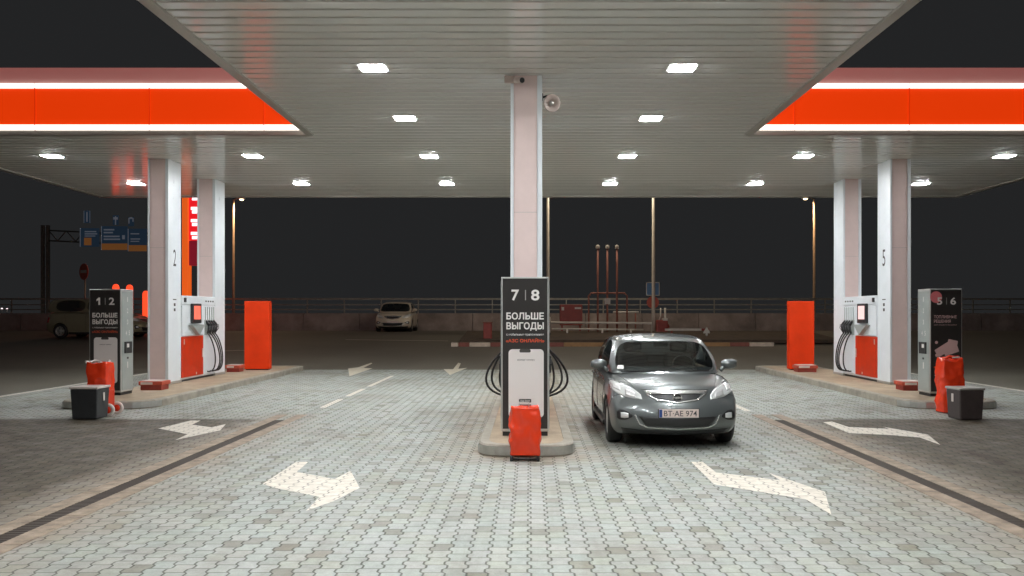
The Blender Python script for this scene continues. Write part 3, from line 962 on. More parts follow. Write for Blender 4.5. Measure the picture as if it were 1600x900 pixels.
# ------------------------------------------------------------------ devices on the middle column
t = thing('security_camera', 'small bullet camera on a bracket at the top of the middle column', 'camera', (-.28, 13.58, 5.42))
b = MB(); b.box(-.10, .06, -.03, .05, -.05, .05, bev=.008); b.tube([(.02, 0, -.01), (.13, -.1, -.03)], .02, 8); b.build('bracket', 'cameragrey', t)
b = MB(); b.tube([(.08, -.04, -.02), (.17, -.22, -.07)], .047, 12); b.build('housing', 'cameragrey', t)
b = MB(); b.tube([(.168, -.216, -.069), (.174, -.228, -.072)], .040, 12); b.build('lens', 'black', t)
t = thing('loudspeaker', 'round pinkish loudspeaker on the right side of the middle column', 'loudspeaker', (.205, 13.75, 5.1))
Mh = Matrix.Translation((.12, -.10, -.03)) @ Matrix.Rotation(R(100), 4, 'X') @ Matrix.Rotation(R(18), 4, 'Y')
b = MB(); b.lathe([(0, -.10), (.05, -.10), (.07, -.04), (.125, .06), (.135, .075), (.125, .08), (.06, .02), (0, .0)], Mh, 20); b.build('horn', 'cameragrey', t)
b = MB(); b.tube([(-.01, 0, .08), (.06, -.02, .10), (.11, -.05, .02)], .018, 6); b.box(-.01, .01, -.05, .05, .04, .14); b.build('bracket', 'black', t)
b = MB(); b.lathe([(0, .05), (.035, .06), (.04, .03), (0, .02)], Mh, 12); b.build('driver', 'trim', t)

# ------------------------------------------------------------------ cars
def interp(pts, x):
    if x <= pts[0][0]: return pts[0][1]
    for (a, u), (c, v) in zip(pts, pts[1:]):
        if x <= c:
            t = (x - a) / (c - a)
            t = t * t * (3 - 2 * t) * .35 + t * .65
            return u + (v - u) * t
    return pts[-1][1]
def eval_mesh(o):
    dg = bpy.context.evaluated_depsgraph_get()
    dg.update()
    return bpy.data.meshes.new_from_object(o.evaluated_get(dg))
def car(name, lab, cat, loc, rz, paint, plate=None, tall=1.0, detail=True, emblem=False, group=None, boxy=False):
    t = thing(name, lab, cat, loc, rz, group)
    L = 4.42
    ZT = [(0, .71), (.10, .77), (.28, .86), (.5, .90), (.8, .945), (1.1, .985), (1.6, 1.0), (3.4, 1.03), (4.0, 1.03), (4.25, 1.0), (4.42, .90)]
    WD = [(0, .80), (.12, .835), (.35, .875), (.8, .90), (1.2, .907), (3.3, .907), (3.9, .885), (4.25, .83), (4.42, .77)]
    CW = [(0, .90), (.12, .965), (.3, .99), (.5, 1.0), (.72, .99), (.88, .965), (1, .915)]
    FP = [(0, .11), (.12, .045), (.25, .01), (.4, 0), (.55, .008), (.7, .03), (.85, .075), (1, .16)]
    zs = lambda z: z if z < .3 else .3 + (z - .3) * tall
    nx, ny, nz = 26, 56, 14
    bs = [(i / ny) for i in range(ny + 1)]
    bs = [q ** 1.25 if q < .5 else q for q in bs]
    bs = sorted(set(round(q, 5) for q in bs)); ny = len(bs) - 1
    b = MB()
    vs = {}
    def V(i, j, k):
        key = (i, j, k)
        if key not in vs:
            a, bb, c = i / nx * 2 - 1, bs[j], k / nz
            y = L * bb
            zb = .17 + .05 * max(0, 1 - y / .3) + .12 * max(0, (y - 3.9) / .5)
            zt = interp(ZT, y) - .055 * abs(a) ** 3 + (.008 * math.cos(a * 5.5) if .25 < y < 1.1 else 0)
            z = zb + c * (zt - zb)
            x = a * interp(WD, y) * interp(CW, c)
            fr = max(0, 1 - y / 1.3) ** 2.2
            y2 = y + fr * (.24 * abs(a) ** 2.4 + interp(FP, c))
            rr = max(0, (y - 3.6) / .82) ** 2
            y2 -= rr * (.14 * abs(a) ** 2.5 + .10 * abs(c - .45) * 2 * .5)
            vs[key] = b.bm.verts.new((x, y2, zs(z)))
        return vs[key]
    for j in range(ny):
        for i in range(nx):
            for k in (0, nz): b.bm.faces.new((V(i, j, k), V(i + 1, j, k), V(i + 1, j + 1, k), V(i, j + 1, k)))
        for k in range(nz):
            for i in (0, nx): b.bm.faces.new((V(i, j, k), V(i, j + 1, k), V(i, j + 1, k + 1), V(i, j, k + 1)))
    for i in range(nx):
        for k in range(nz):
            for j in (0, ny): b.bm.faces.new((V(i, j, k), V(i + 1, j, k), V(i + 1, j, k + 1), V(i, j, k + 1)))
    for _ in range(3): bmesh.ops.smooth_vert(b.bm, verts=b.bm.verts[:], factor=.5, use_axis_x=True, use_axis_y=True, use_axis_z=True)
    body = b.build('body', paint, t, smooth=True)
    AX = (.90, 3.58)
    cb = MB()
    for ay in AX:
        for s in (-1, 1):
            cb.lathe([(0, .60), (.365, .60), (.365, 1.1), (0, 1.1)], Matrix.Translation((0, ay, .315)) @ Matrix.Rotation(R(90 * s), 4, 'Y'), 36, False)
    cut = cb.build('cut', 'trimblack')
    md = body.modifiers.new('b', 'BOOLEAN'); md.object = cut; md.operation = 'DIFFERENCE'; md.solver = 'EXACT'
    body.parent = None
    me = eval_mesh(body)
    body.modifiers.clear(); body.data = me; body.parent = t
    me.name = 'body'
    bpy.data.objects.remove(cut)
    # normals: keep hard edges at arches
    for p in me.polygons: p.use_smooth = True
    me.set_sharp_from_angle(angle=R(40))
    bvh = BVHTree.FromPolygons([v.co for v in me.vertices], [tuple(p.vertices) for p in me.polygons])
    def hit(x, z, back=False):
        h = bvh.ray_cast(Vector((x, 6 if back else -1, z)), Vector((0, -1 if back else 1, 0)))
        if h[0] is None or (not back and h[0].y > 1.2) or (back and h[0].y < 3.4):
            h = bvh.find_nearest(Vector((x, 4.3 if back else .35, z)))
        return h[0], h[1]
    def patch(nm, up, lo, m, off=.004, rows=6, cols=14, parent=t, back=False, sub=None):
        """strip between two polylines (x,z) laid on the bodywork with real thickness"""
        def ev(pl, u):
            n = len(pl) - 1
            f = min(u * n, n - 1e-6); i = int(f); w = f - i
            return (pl[i][0] * (1 - w) + pl[i + 1][0] * w, pl[i][1] * (1 - w) + pl[i + 1][1] * w)
        b = MB()
        F_, B_ = [], []
        for r in range(rows + 1):
            fr_, br_ = [], []
            for c in range(cols + 1):
                p, q = ev(up, c / cols), ev(lo, c / cols)
                w = r / rows
                x, z = p[0] * (1 - w) + q[0] * w, p[1] * (1 - w) + q[1] * w
                hp, hn = hit(x, zs(z), back)
                if (hn.y > 0) != back and abs(hn.y) > .3: hn = -hn
                fr_.append(b.bm.verts.new(hp + hn * off)); br_.append(b.bm.verts.new(hp - hn * .012))
            F_.append(fr_); B_.append(br_)
        for r in range(rows):
            for c in range(cols):
                f = b.bm.faces.new((F_[r][c], F_[r][c + 1], F_[r + 1][c + 1], F_[r + 1][c])); f.smooth = True
        for c in range(cols):
            b.bm.faces.new((F_[0][c], F_[0][c + 1], B_[0][c + 1], B_[0][c])); b.bm.faces.new((F_[rows][c], F_[rows][c + 1], B_[rows][c + 1], B_[rows][c]))
        for r in range(rows):
            b.bm.faces.new((F_[r][0], F_[r + 1][0], B_[r + 1][0], B_[r][0])); b.bm.faces.new((F_[r][cols], F_[r + 1][cols], B_[r + 1][cols], B_[r][cols]))
        return b.build(nm, m, parent)
    mir = lambda pl: [(-x, z) for x, z in pl]
    # upper grille with chrome wing
    gr = patch('grille', [(-.37, .745), (0, .742), (.37, .745)], [(-.34, .735), (-.26, .672), (0, .640), (.26, .672), (.34, .735)], 'trimblack', .004, 6, 24)
    patch('grille_bar', [(-.43, .772), (-.2, .778), (0, .780), (.2, .778), (.43, .772)], [(-.40, .732), (-.2, .735), (0, .736), (.2, .735), (.40, .732)], 'chrome', .016, 4, 24)
    patch('grille_trim', [(-.40, .745), (-.27, .674), (0, .642), (.27, .674), (.40, .745)], [(-.405, .730), (-.275, .658), (0, .626), (.275, .658), (.405, .730)], 'chrome', .010, 3, 28)
    for s in (1, -1):
        up = [(-.47, .725), (-.56, .80), (-.68, .855), (-.78, .885), (-.845, .892)]
        lo = [(-.46, .668), (-.56, .672), (-.68, .690), (-.78, .735), (-.845, .785)]
        hl = patch('headlight', up if s > 0 else mir(up), lo if s > 0 else mir(lo), 'headlamp', .007, 7, 14)
        up = [(-.53, .735), (-.60, .775), (-.67, .79)]; lo = [(-.53, .69), (-.60, .69), (-.67, .71)]
        patch('inner_lamp', up if s > 0 else mir(up), lo if s > 0 else mir(lo), 'headin', .012, 4, 6, hl)
        up = [(-.73, .83), (-.78, .845), (-.82, .85)]; lo = [(-.73, .76), (-.78, .78), (-.82, .80)]
        patch('side_lamp', up if s > 0 else mir(up), lo if s > 0 else mir(lo), 'headin', .012, 4, 6, hl)
        up = [(-.60, .47), (-.68, .52), (-.76, .53), (-.80, .50)]; lo = [(-.60, .44), (-.68, .40), (-.76, .395), (-.80, .42)]
        fg = patch('fog_lamp', up if s > 0 else mir(up), lo if s > 0 else mir(lo), 'trimblack', .006, 5, 10)
        up = [(-.65, .485), (-.70, .495), (-.745, .49)]; lo = [(-.65, .43), (-.70, .42), (-.745, .425)]
        patch('fog_lens', up if s > 0 else mir(up), lo if s > 0 else mir(lo), 'headlamp', .012, 4, 8, fg)
        up = [(-.83, .80), (-.76, .84), (-.62, .84)]; lo = [(-.83, .62), (-.76, .60), (-.62, .66)]
        patch('tail_light', up if s > 0 else mir(up), lo if s > 0 else mir(lo), 'tail', .006, 5, 8, back=True)
    patch('lower_grille', [(-.52, .455), (0, .44), (.52, .455)], [(-.43, .325), (0, .305), (.43, .325)], 'trimblack', .005, 6, 22)
    patch('lower_trim', [(-.56, .475), (-.50, .36), (-.40, .318), (0, .298), (.40, .318), (.50, .36), (.56, .475)], [(-.575, .468), (-.51, .345), (-.41, .300), (0, .280), (.41, .300), (.51, .345), (.575, .468)], 'chrome', .010, 3, 30)
    patch('valance', [(-.74, .285), (-.4, .268), (0, .262), (.4, .268), (.74, .285)], [(-.70, .20), (0, .19), (.70, .20)], 'trimblack', .006, 4, 22)
    patch('hood_gap', [(-.46, .792), (-.2, .797), (0, .799), (.2, .797), (.46, .792)], [(-.46, .786), (-.2, .791), (0, .793), (.2, .791), (.46, .786)], 'trimblack', .002, 1, 20)
    for s in (1, -1):
        pts = []
        for k in range(13):
            u = k / 12
            h = bvh.ray_cast(Vector((s * (.47 + .26 * u ** .7), .22 + .95 * u, 3)), Vector((0, 0, -1)))
            if h[0]: pts.append(h[0] + Vector((0, 0, .0005)))
        b = MB(); b.tube(pts, .0045, 4); b.build('hood_gap', 'trimblack', t)
        pts = []
        for k in range(7):
            h = bvh.ray_cast(Vector((s * (.36 + .18 * k / 6), .26 + .8 * k / 6, 3)), Vector((0, 0, -1)))
        pts = []
        for k in range(8):
            u = k / 7
            h = bvh.ray_cast(Vector((s * 2, .40 + .13 * u, zs(.76 - .22 * u))), Vector((-s, 0, 0)))
            if h[0]: pts.append(h[0] + Vector((s * .0005, 0, 0)))
        b = MB(); b.tube(pts, .004, 4); b.build('bumper_gap', 'trimblack', t)
    if plate:
        hp = min(hit(x, zs(.50))[0].y for x in (-.25, 0, .25))
        b = MB(); b.box(-.265, .265, hp - .016, hp + .01, .445, .558, bev=.004); pl = b.build('number_plate', 'plate', t)
        b = MB(); b.text(plate, front(.02, hp - .0175, .501), .44, .075, .006); b.build('plate_lettering', 'numeral', pl)
        b = MB(); b.box(-.262, -.222, hp - .0185, hp - .0162, .449, .554); b.build('plate_band', 'eublue', pl)
        b = MB(); b.box(-.275, .275, hp - .010, hp + .012, .436, .567, bev=.004); b.build('plate_holder', 'trimblack', t)
    else:
        hp = hit(0, zs(.50))[0].y
        b = MB(); b.box(-.26, .26, hp - .012, hp + .01, zs(.45), zs(.55)); b.build('number_plate', 'plate', t)
    if emblem:
        hp, _ = hit(0, zs(.70))
        Me = front(0, hp.y - .034, .700)
        b = MB()
        b.tube([Me @ Vector((.058 * math.cos(q), .058 * math.sin(q), 0)) for q in [2 * math.pi * k / 28 for k in range(28)]], .0085, 8, closed=True)
        z = [(-.052, .010), (.012, .012), (.002, .020), (.052, .004), (.052, -.008), (-.012, -.010), (-.002, -.020), (-.052, -.004)]
        A = [b.bm.verts.new(Me @ Vector((*p, .004))) for p in z]; B = [b.bm.verts.new(Me @ Vector((*p, -.006))) for p in z]
        b.bm.faces.new(A); b.bm.faces.new(B[::-1])
        for i in range(8): b.bm.faces.new((A[i], B[i], B[(i + 1) % 8], A[(i + 1) % 8]))
        b.build('emblem', 'chrome', t)
        b = MB(); b.flat(circ(0, 0, .055), Me @ Matrix.Translation((0, 0, -.008))); b.build('emblem_back', 'trimblack', t)
    # greenhouse
    PB = [(0, .93, .965), (.40, .97, .965), (.745, 1.12, .96), (.815, 1.30, .965), (.845, 2.38, .985), (.845, 2.47, .985), (.83, 3.42, 1.0), (.72, 4.06, .99), (.40, 4.20, .99), (0, 4.23, .99)]
    PT = [(0, 1.64, 1.452), (.36, 1.67, 1.447), (.605, 1.76, 1.432), (.665, 1.92, 1.442), (.69, 2.38, 1.468), (.69, 2.47, 1.468), (.655, 3.30, 1.44), (.56, 3.66, 1.405), (.34, 3.76, 1.415), (0, 3.78, 1.42)]
    if boxy:
        PT[6] = (.67, 3.75, 1.46); PT[7] = (.62, 4.12, 1.44); PT[8] = (.36, 4.17, 1.45); PT[9] = (0, 4.19, 1.455); PB[6] = (.84, 3.80, 1.0); PB[7] = (.78, 4.20, .98); PB[8] = (.40, 4.27, .98); PB[9] = (0, 4.29, .98)
    VL = [0, .03, .5, .96, 1.0] if boxy else [0, .07, .5, .93, 1.0]
    def gp(i, v, s, inset=0.0):
        p, q = Vector(PB[i]), Vector(PT[i])
        r = p.lerp(q, v)
        out = Vector((r.x, (r.y - 2.5) * .45, 0))
        if out.length > 0: out.normalize()
        r += out * (.045 * math.sin(math.pi * min(1, v * .95)) - inset)
        return Vector((r.x * s, r.y, zs(r.z)))
    n = len(PB)
    WIN = {0, 1, 3, 5, 7, 8}
    b = MB()
    vs2 = {}
    def GV(i, k, s):
        if i in (0, n - 1): s = 1
        key = (i, k, s)
        if key not in vs2: vs2[key] = b.bm.verts.new(gp(i, VL[k], s))
        return vs2[key]
    for s in (1, -1):
        for i in range(n - 1):
            for k in range(len(VL) - 1):
                if i in WIN and 1 <= k <= 2: continue
                b.bm.faces.new((GV(i, k, s), GV(i + 1, k, s), GV(i + 1, k + 1, s), GV(i, k + 1, s)))
    top = len(VL) - 1
    rows = [[GV(2, top, -1), GV(1, top, -1), GV(0, top, 1), GV(1, top, 1), GV(2, top, 1)]]
    for i in (3, 4, 5, 6):
        l, r = GV(i, top, -1), GV(i, top, 1)
        mid = [b.bm.verts.new(l.co.lerp(r.co, u) + Vector((0, 0, .050 * (1 - (2 * u - 1) ** 4)))) for u in (.22, .5, .78)]
        rows.append([l] + mid + [r])
    rows.append([GV(7, top, -1), GV(8, top, -1), GV(9, top, 1), GV(8, top, 1), GV(7, top, 1)])
    for a_, c_ in zip(rows, rows[1:]):
        for k in range(4): b.bm.faces.new((a_[k], a_[k + 1], c_[k + 1], c_[k]))
    ro = b.build('roof', paint, None, smooth=True)
    md = ro.modifiers.new('s', 'SUBSURF'); md.levels = 2; md.render_levels = 2
    me = eval_mesh(ro); ro.modifiers.clear(); ro.data = me; ro.parent = t
    for p in me.polygons: p.use_smooth = True
    def pane(nm, idx, sides, m='glass'):
        for s in sides:
            b = MB()
            cols = idx
            g = [[b.bm.verts.new(gp(i, v, sg, .012)) for (i, sg) in (cols if s is None else [(i, s) for i in cols])] for v in (.02, .26, .5, .74, .96)]
            for r in range(4):
                for c in range(len(g[0]) - 1): b.bm.faces.new((g[r][c], g[r][c + 1], g[r + 1][c + 1], g[r + 1][c]))
            o = b.build(nm, m, None, smooth=True)
            md = o.modifiers.new('s', 'SUBSURF'); md.levels = 2; md.render_levels = 2
            me = eval_mesh(o); o.modifiers.clear(); o.data = me; o.parent = t
            for p in me.polygons: p.use_smooth = True
    pane('windscreen', [(2, -1), (1, -1), (0, 1), (1, 1), (2, 1)], (None,))
    pane('rear_window', [(7, -1), (8, -1), (9, 1), (8, 1), (7, 1)], (None,))
    pane('side_window', [3, 4], (1, -1))
    pane('side_window', [5, 6], (1, -1))
    # interior
    b = MB(); b.box(-.72, .72, 1.22, 1.55, zs(.96), zs(1.035), bev=.02); b.build('dashboard', 'seat', t)
    for s in (-1, 1):
        b = MB(); b.box(s * .36 - .23, s * .36 + .23, 2.12, 2.26, zs(.95), zs(1.22), bev=.05); b.box(s * .36 - .14, s * .36 + .14, 2.16, 2.26, zs(1.235), zs(1.385), bev=.04)
        b.build('front_seat', 'seat', t)
    b = MB(); b.box(-.62, .62, 3.15, 3.3, zs(.95), zs(1.15), bev=.05); b.build('rear_seat', 'seat', t)
    b = MB(); Ms = Matrix.Translation((.36, 1.72, zs(1.03))) @ Matrix.Rotation(R(65), 4, 'X')
    b.tube([Ms @ Vector((.17 * math.cos(2 * math.pi * k / 20), .17 * math.sin(2 * math.pi * k / 20), 0)) for k in range(20)], .014, 6, closed=True); b.tube([Ms @ Vector((-.16, 0, 0)), Ms @ Vector((.16, 0, 0))], .016, 6); b.build('steering_wheel', 'seat', t)
    b = MB(); b.box(-.11, .11, 1.66, 1.70, zs(1.33), zs(1.395), bev=.012); b.build('interior_mirror', 'seat', t)
    if emblem:
        q = gp(2, .16, -1, .012).lerp(gp(1, .16, -1, .012), .22)
        Mq = Matrix.Translation(q + Vector((0, -.022, .012))) @ Matrix.Rotation(R(-10), 4, 'Z') @ Matrix.Rotation(R(38), 4, 'X')
        b = MB(); b.box(-.045, .045, -.04, .04, -.002, .002, Mq); b.build('windscreen_sticker', 'print', t)
    if detail:
        b = MB()
        for x0, x1 in ((-.66, -.03), (.02, .62)):
            b.tube([(x0, 1.085 if x0 < -.5 else .985, zs(.995)), ((x0 + x1) / 2, 1.01, zs(1.0)), (x1, 1.10 if x1 > .5 else .985, zs(1.0))], .011, 5)
        b.build('wiper', 'trimblack', t)
    for s in (-1, 1):
        b = MB(); b.lathe([(0, -.12), (.045, -.11), (.072, -.06), (.078, 0), (.072, .06), (.05, .11), (0, .12)], Matrix.Translation((s * .965, 1.34, zs(1.085))) @ Matrix.Rotation(R(90), 4, 'Y') @ Matrix.Diagonal((.95, .75, 1, 1)), 16)
        b.tube([(s * .83, 1.32, zs(.99)), (s * .89, 1.32, zs(1.04))], .03, 6)
        mr_ = b.build('wing_mirror', paint, t)
        b = MB(); b.box(s * .965 - .085, s * .965 + .085, 1.395, 1.402, zs(1.04), zs(1.13), bev=.003); b.build('mirror_glass', 'headin', mr_)
        for y in (2.22, 3.18):
            b = MB(); b.box(min(s*.895, s*.925), max(s*.895, s*.925), y, y + .2, zs(.83), zs(.86), bev=.008); b.build('door_handle', paint, t)
        for y in (1.32, 2.42, 3.30):
            pts = []
            for k in range(9):
                z = zs(.36 + k * .07)
                h = bvh.ray_cast(Vector((s * 2, y + (.02 * (k - 4) if y > 3 else 0), z)), Vector((-s, 0, 0)))
                if h[0]: pts.append(h[0] + Vector((s * .0005, 0, 0)))
            b = MB(); b.tube(pts, .004, 4); b.build('door_gap', 'trimblack', t)
        pts = []
        b = MB(); b.box(min(s*.84, s*.905), max(s*.84, s*.905), 1.30, 3.18, .19, .27, bev=.02); b.build('sill', 'trimblack', t)
    for ay in AX:
        for s in (-1, 1):
            M = Matrix.Translation((s * .785, ay, .315)) @ Matrix.Rotation(R(90 * s), 4, 'Y')
            b = MB(); b.lathe([(.205, -.10), (.27, -.105), (.305, -.085), (.315, -.05), (.315, .05), (.305, .085), (.27, .105), (.215, .10), (.205, .09), (.205, -.10)], M, 32)
            ty = b.build('tyre', 'rubber', t)
            b = MB(); b.lathe([(.205, -.09), (.208, .085), (.195, .088), (.185, .05), (.18, -.08)], M, 28)
            for k in range(10):
                a = 2 * math.pi * k / 10 + (.09 if k % 2 else -.09)
                b.box(.03, .195, -.013, .013, .055, .085, M @ Matrix.Rotation(a, 4, 'Z'))
            b.lathe([(0, .09), (.045, .088), (.05, .05)], M, 14); b.build('rim', 'silver', ty)
            b = MB(); b.lathe([(0, -.01), (.15, -.01), (.15, .01), (0, .01)], M, 18); b.build('brake_disc', 'rail', ty)
    return t
car('hatchback_car', 'grey-green hatchback parked facing the viewer right of the middle island', 'car', (1.99, 11.78, 0), R(0), 'carpaint', 'BT·AE 974', emblem=True)
car('sedan_car', 'small pale cream car parked by the far wall, facing the viewer', 'car', (at(612, 43), 43.2, .93), R(2), 'carwhite', detail=False)
car('minivan_car', 'dark olive tall car half hidden behind the 1|2 totem', 'car', (at(84, 39.6) + 4.4, 39.3, gz(39.6)), R(86), 'carolive', tall=1.2, detail=False, boxy=True)

# ------------------------------------------------------------------ background
WY = 47.0
t = thing('concrete_wall', 'long low stained concrete barrier wall along the far road', 'wall', (0, WY, .93))
b = MB()
x = -60
while x < 60:
    b.prism([(0, -.05), (.42, -.05), (.34, .25), (.27, .92), (.06, .92), (0, .25)], 'x', x + .01, x + 2.98)
    x += 3
b.build('barrier', 'wall', t)
t = thing('guard_rail', 'grey multi-bar railing running above the far wall', 'railing', (0, WY + .9, .93))
x = -36
while x < 37:
    b = MB(); b.box(-.03, .03, -.03, .03, 0, 1.72)
    b.build('post', 'rail', t, (x, 0, 0)); x += 2.0
b = MB()
for z, h in ((1.69, .05), (1.38, .03), (1.12, .03)): b.box(-36.03, 36.03, -.025 - .002, .025 + .002, z - h, z + h)
b.build('bar', 'rail', t)

def lamp_post(px, y, ztop, arm, lab, lit, m='sodiumtint_pole', r=.075, power=0, lc=(1, .70, .42)):
    x = at(px, y)
    t = thing('lamp_post', lab, 'lamp post', (x, y, gz(y)), group='lamp posts behind the forecourt')
    zt = ztop - gz(y)
    b = MB(); b.tube([(0, 0, 0), (0, 0, 1.2), (0, 0, zt)], r, 10, rads=[r * 1.35, r, r * .7]); b.build('pole', m, t)
    b = MB(); b.tube([(0, 0, zt - .06), (arm * .5, -.02, zt + .10), (arm, -.03, zt + .08)], .03, 6); b.build('arm', m, t)
    b = MB(); b.box(arm - .20, arm + .20, -.14, .10, zt + .02, zt + .12, bev=.03); hd = b.build('lamp_head', 'steel', t)
    if lit:
        b = MB(); b.lathe([(0, -.07), (.09, -.05), (.12, 0), (0, .02)], Matrix.Translation((arm, -.02, zt + .02)), 14); b.build('lamp_glass', 'sodium', hd)
        ld = bpy.data.lights.new('sodium_light', 'SPOT'); ld.energy = power; ld.color = lc; ld.spot_size = R(165); ld.spot_blend = .4; ld.shadow_soft_size = .12
        lo = bpy.data.objects.new('sodium_light', ld); COL.objects.link(lo); lo.parent = t; lo.location = (arm, -.02, zt - .10)
    return t
lamp_post(365, 50, zat(312, 50), .46, 'lamp post with glowing head left of the middle, far behind the left pump', True, power=420)
lamp_post(1272, 50, zat(311, 50), -.5, 'orange-lit lamp post behind the right orange panel', True, power=420)
lamp_post(1021, 41.5, 9.2, -.9, 'tall pale mast behind the grey car, unseen lamp head added', True, 'pole', .085, 420, (1, .86, .66))  # lamp head out of view, added to light the background
lamp_post(856, 41.5, 9.2, .9, 'tall pale mast close to the middle column, unseen lamp head added', True, 'pole', .085, 420, (1, .86, .66))  # unseen head and spot added here too, for the background

# raised kerb with vent pipes
ka, kb = ground_at(705, 541), ground_at(1205, 546)
t = thing('painted_kerb', 'long low kerb with red and white blocks before the vent pipes', 'kerb', (ka.x, ka.y, ka.z))
segs = [('kerbwhite', .0, .3), ('kerbred', .3, .75), ('kerbwhite', .75, 1.6), ('kerbred', 1.6, 4.6), ('kerbyellow', 4.6, 7.0), ('kerbred', 7.0, 10.2), ('kerbyellow', 10.2, 11.4), ('kerbred', 11.4, 12.2), ('kerbwhite', 12.2, 13.2)]
for m, a, c in segs:
    b = MB(); b.box(a, c - .01, -.1 + .01 * a, .15 + .01 * a, -.06, .15, bev=.015); b.build('kerb_block', m, t)
t = thing('soil_bed', 'dark planted bed behind the painted kerb', 'bed', (2.5, 39.2, gz(39.2)))
b = MB(); b.prism([(-2.3, -.12), (2.3, .08), (2.3, .30), (-2.3, .02)], 'x', -5.4, 10.5); b.build('soil', 'soil', t)

VYY = 41.0
t = thing('vent_pipes', 'rack of three tall rusty vent pipes with white caps', 'vent pipes', (at(949, VYY), VYY, gz(VYY)))
zb = gz(VYY)
for px in (934, 949, 964):
    xx = at(px, VYY) - at(949, VYY)
    b = MB(); b.tube([(xx, 0, -.1), (xx, 0, zat(388, VYY) - zb)], .045, 8); pp = b.build('pipe', 'pipered', t)
    b = MB(); b.lathe([(0, 0), (.085, .0), (.095, .05), (.085, .15), (.03, .19), (0, .19)], Matrix.Translation((xx, 0, zat(389, VYY) - zb)), 12); b.build('cap', 'pipewhite', pp)
b = MB()
x0, x1, zt = at(920, VYY) - at(949, VYY), at(980, VYY) - at(949, VYY), zat(458, VYY) - zb
b.tube([(x0, .06, -.1), (x0, .06, zt - .12), (x0 + .12, .06, zt), (x1 - .12, .06, zt), (x1, .06, zt - .12), (x1, .06, -.1)], .04, 8); b.build('support_frame', 'pipered', t)
b = MB(); b.box(-.13, .13, -.09, -.05, zat(475, VYY) - zb, zat(466, VYY) - zb); b.build('notice', 'pipewhite', t)
t = thing('pipe_rail', 'white horizontal pipe run in front of the vent rack', 'pipe', (at(862, 40.6), 40.6, gz(40.6)))
zb = gz(40.6)
b = MB()
xe = at(1018, 40.6) - at(862, 40.6)
b.tube([(-.1, 0, -.1), (-.1, 0, zat(495, 40.6) - zb), (-.02, 0, zat(504, 40.6) - zb), (xe, 0, zat(505, 40.6) - zb), (xe, 0, -.1)], .05, 8)
b.build('upper_pipe', 'pipewhite', t)
b = MB(); b.tube([(0, -.25, zat(513.5, 40.6) - zb), (xe - .4, -.25, zat(515, 40.6) - zb)], .035, 8)
for xx in (.7, 2.3, 3.6): b.tube([(xx, -.25, -.1), (xx, -.25, zat(514, 40.6) - zb)], .05, 6)
b.build('lower_pipe', 'pipewhite', t)
t = thing('pipe_rail', 'short white pipe behind the rear pipe of the vent rack', 'pipe', (at(958, 41.6), 41.6, gz(41.6)))
b = MB(); xe = at(998, 41.6) - at(958, 41.6); zz = zat(488, 41.6) - gz(41.6)
b.tube([(0, 0, zz), (xe, 0, zz)], .05, 8); b.build('pipe', 'pipewhite', t)
b = MB(); b.tube([(.2, 0, -.1), (.2, 0, zz)], .04, 6); b.tube([(xe - .15, 0, -.1), (xe - .15, 0, zz)], .04, 6); b.build('leg', 'pipered', t)
t = thing('red_cabinet', 'dull red metal cabinet with two white notices left of the vent rack', 'cabinet', (at(892, 42), 42.0, gz(42)))
zb = gz(42); w = at(910, 42) - at(875, 42)
b = MB(); b.box(-w/2, w/2, -.25, .25, zat(505, 42) - zb - .1, zat(476, 42) - zb, bev=.02); bo = b.build('body', 'redbox', t)
b = MB(); b.box(-w/2 + .08, -w/2 + .2, -.258, -.25, zat(485, 42) - zb, zat(480, 42) - zb); b.box(w/2 - .36, w/2 - .06, -.258, -.25, zat(483, 42) - zb, zat(480, 42) - zb); b.build('notice', 'pipewhite', bo)
b = MB()
for sx in (-1, 1): b.box(sx * w * .4 - .04, sx * w * .4 + .04, -.2, .2, -.1, zat(504, 42) - zb)
b.build('leg', 'redbox', t)
t = thing('blue_sign', 'square blue parking-size sign on a thin post behind the mast', 'road sign', (at(1020, 41.9), 41.9, gz(41.9)))
zb = gz(41.9)
b = MB(); b.box(-.32, .32, -.015, .015, zat(462, 41.9) - zb, zat(441, 41.9) - zb, bev=.005); pl = b.build('plate', 'blueplain', t)
b = MB()
for a_, c_, e_, g_ in ((-.32, .32, 0, .035), (-.32, .32, .6, .635), (-.32, -.285, 0, .635), (.285, .32, 0, .635)): b.box(a_, c_, -.022, -.016, zat(462, 41.9) - zb + e_, zat(462, 41.9) - zb + g_)
b.build('border', 'pipewhite', pl)
b = MB(); b.tube([(0, .03, -.1), (0, .03, zat(443, 41.9) - zb)], .035, 8); b.build('post', 'pole', t)
Mr = Matrix.Translation((0, -.02, zat(472.5, 41.9) - zb)) @ Matrix.Rotation(R(90), 4, 'X')
b = MB(); b.lathe([(0, -.012), (.29, -.012), (.29, .012), (0, .012)], Mr, 24, False); b.build('round_plate', 'redplain', t)
t = thing('red_hydrant', 'small red fire cabinet with white pipes right of the mast', 'hydrant', (at(1034, 41.2), 41.2, gz(41.2)))
zb = gz(41.2)
b = MB(); b.box(-.26, .26, -.2, .2, -.1, zat(500, 41.2) - zb, bev=.04); b.lathe([(0, 0), (.16, 0), (.13, .12), (0, .16)], Matrix.Translation((.2, 0, zat(503, 41.2) - zb - .2)) @ Matrix.Rotation(R(60), 4, 'Y'), 12); b.build('body', 'redbox', t)
b = MB(); b.tube([(-.12, 0, zat(500, 41.2) - zb), (-.05, 0, zat(494, 41.2) - zb), (-.05, 0, zat(481, 41.2) - zb)], .035, 6); b.tube([(.16, 0, zat(500, 41.2) - zb), (.16, 0, zat(481, 41.2) - zb)], .05, 6); b.box(.02, .24, -.21, .1, zat(501, 41.2) - zb, zat(497, 41.2) - zb); b.build('standpipe', 'pipewhite', t)
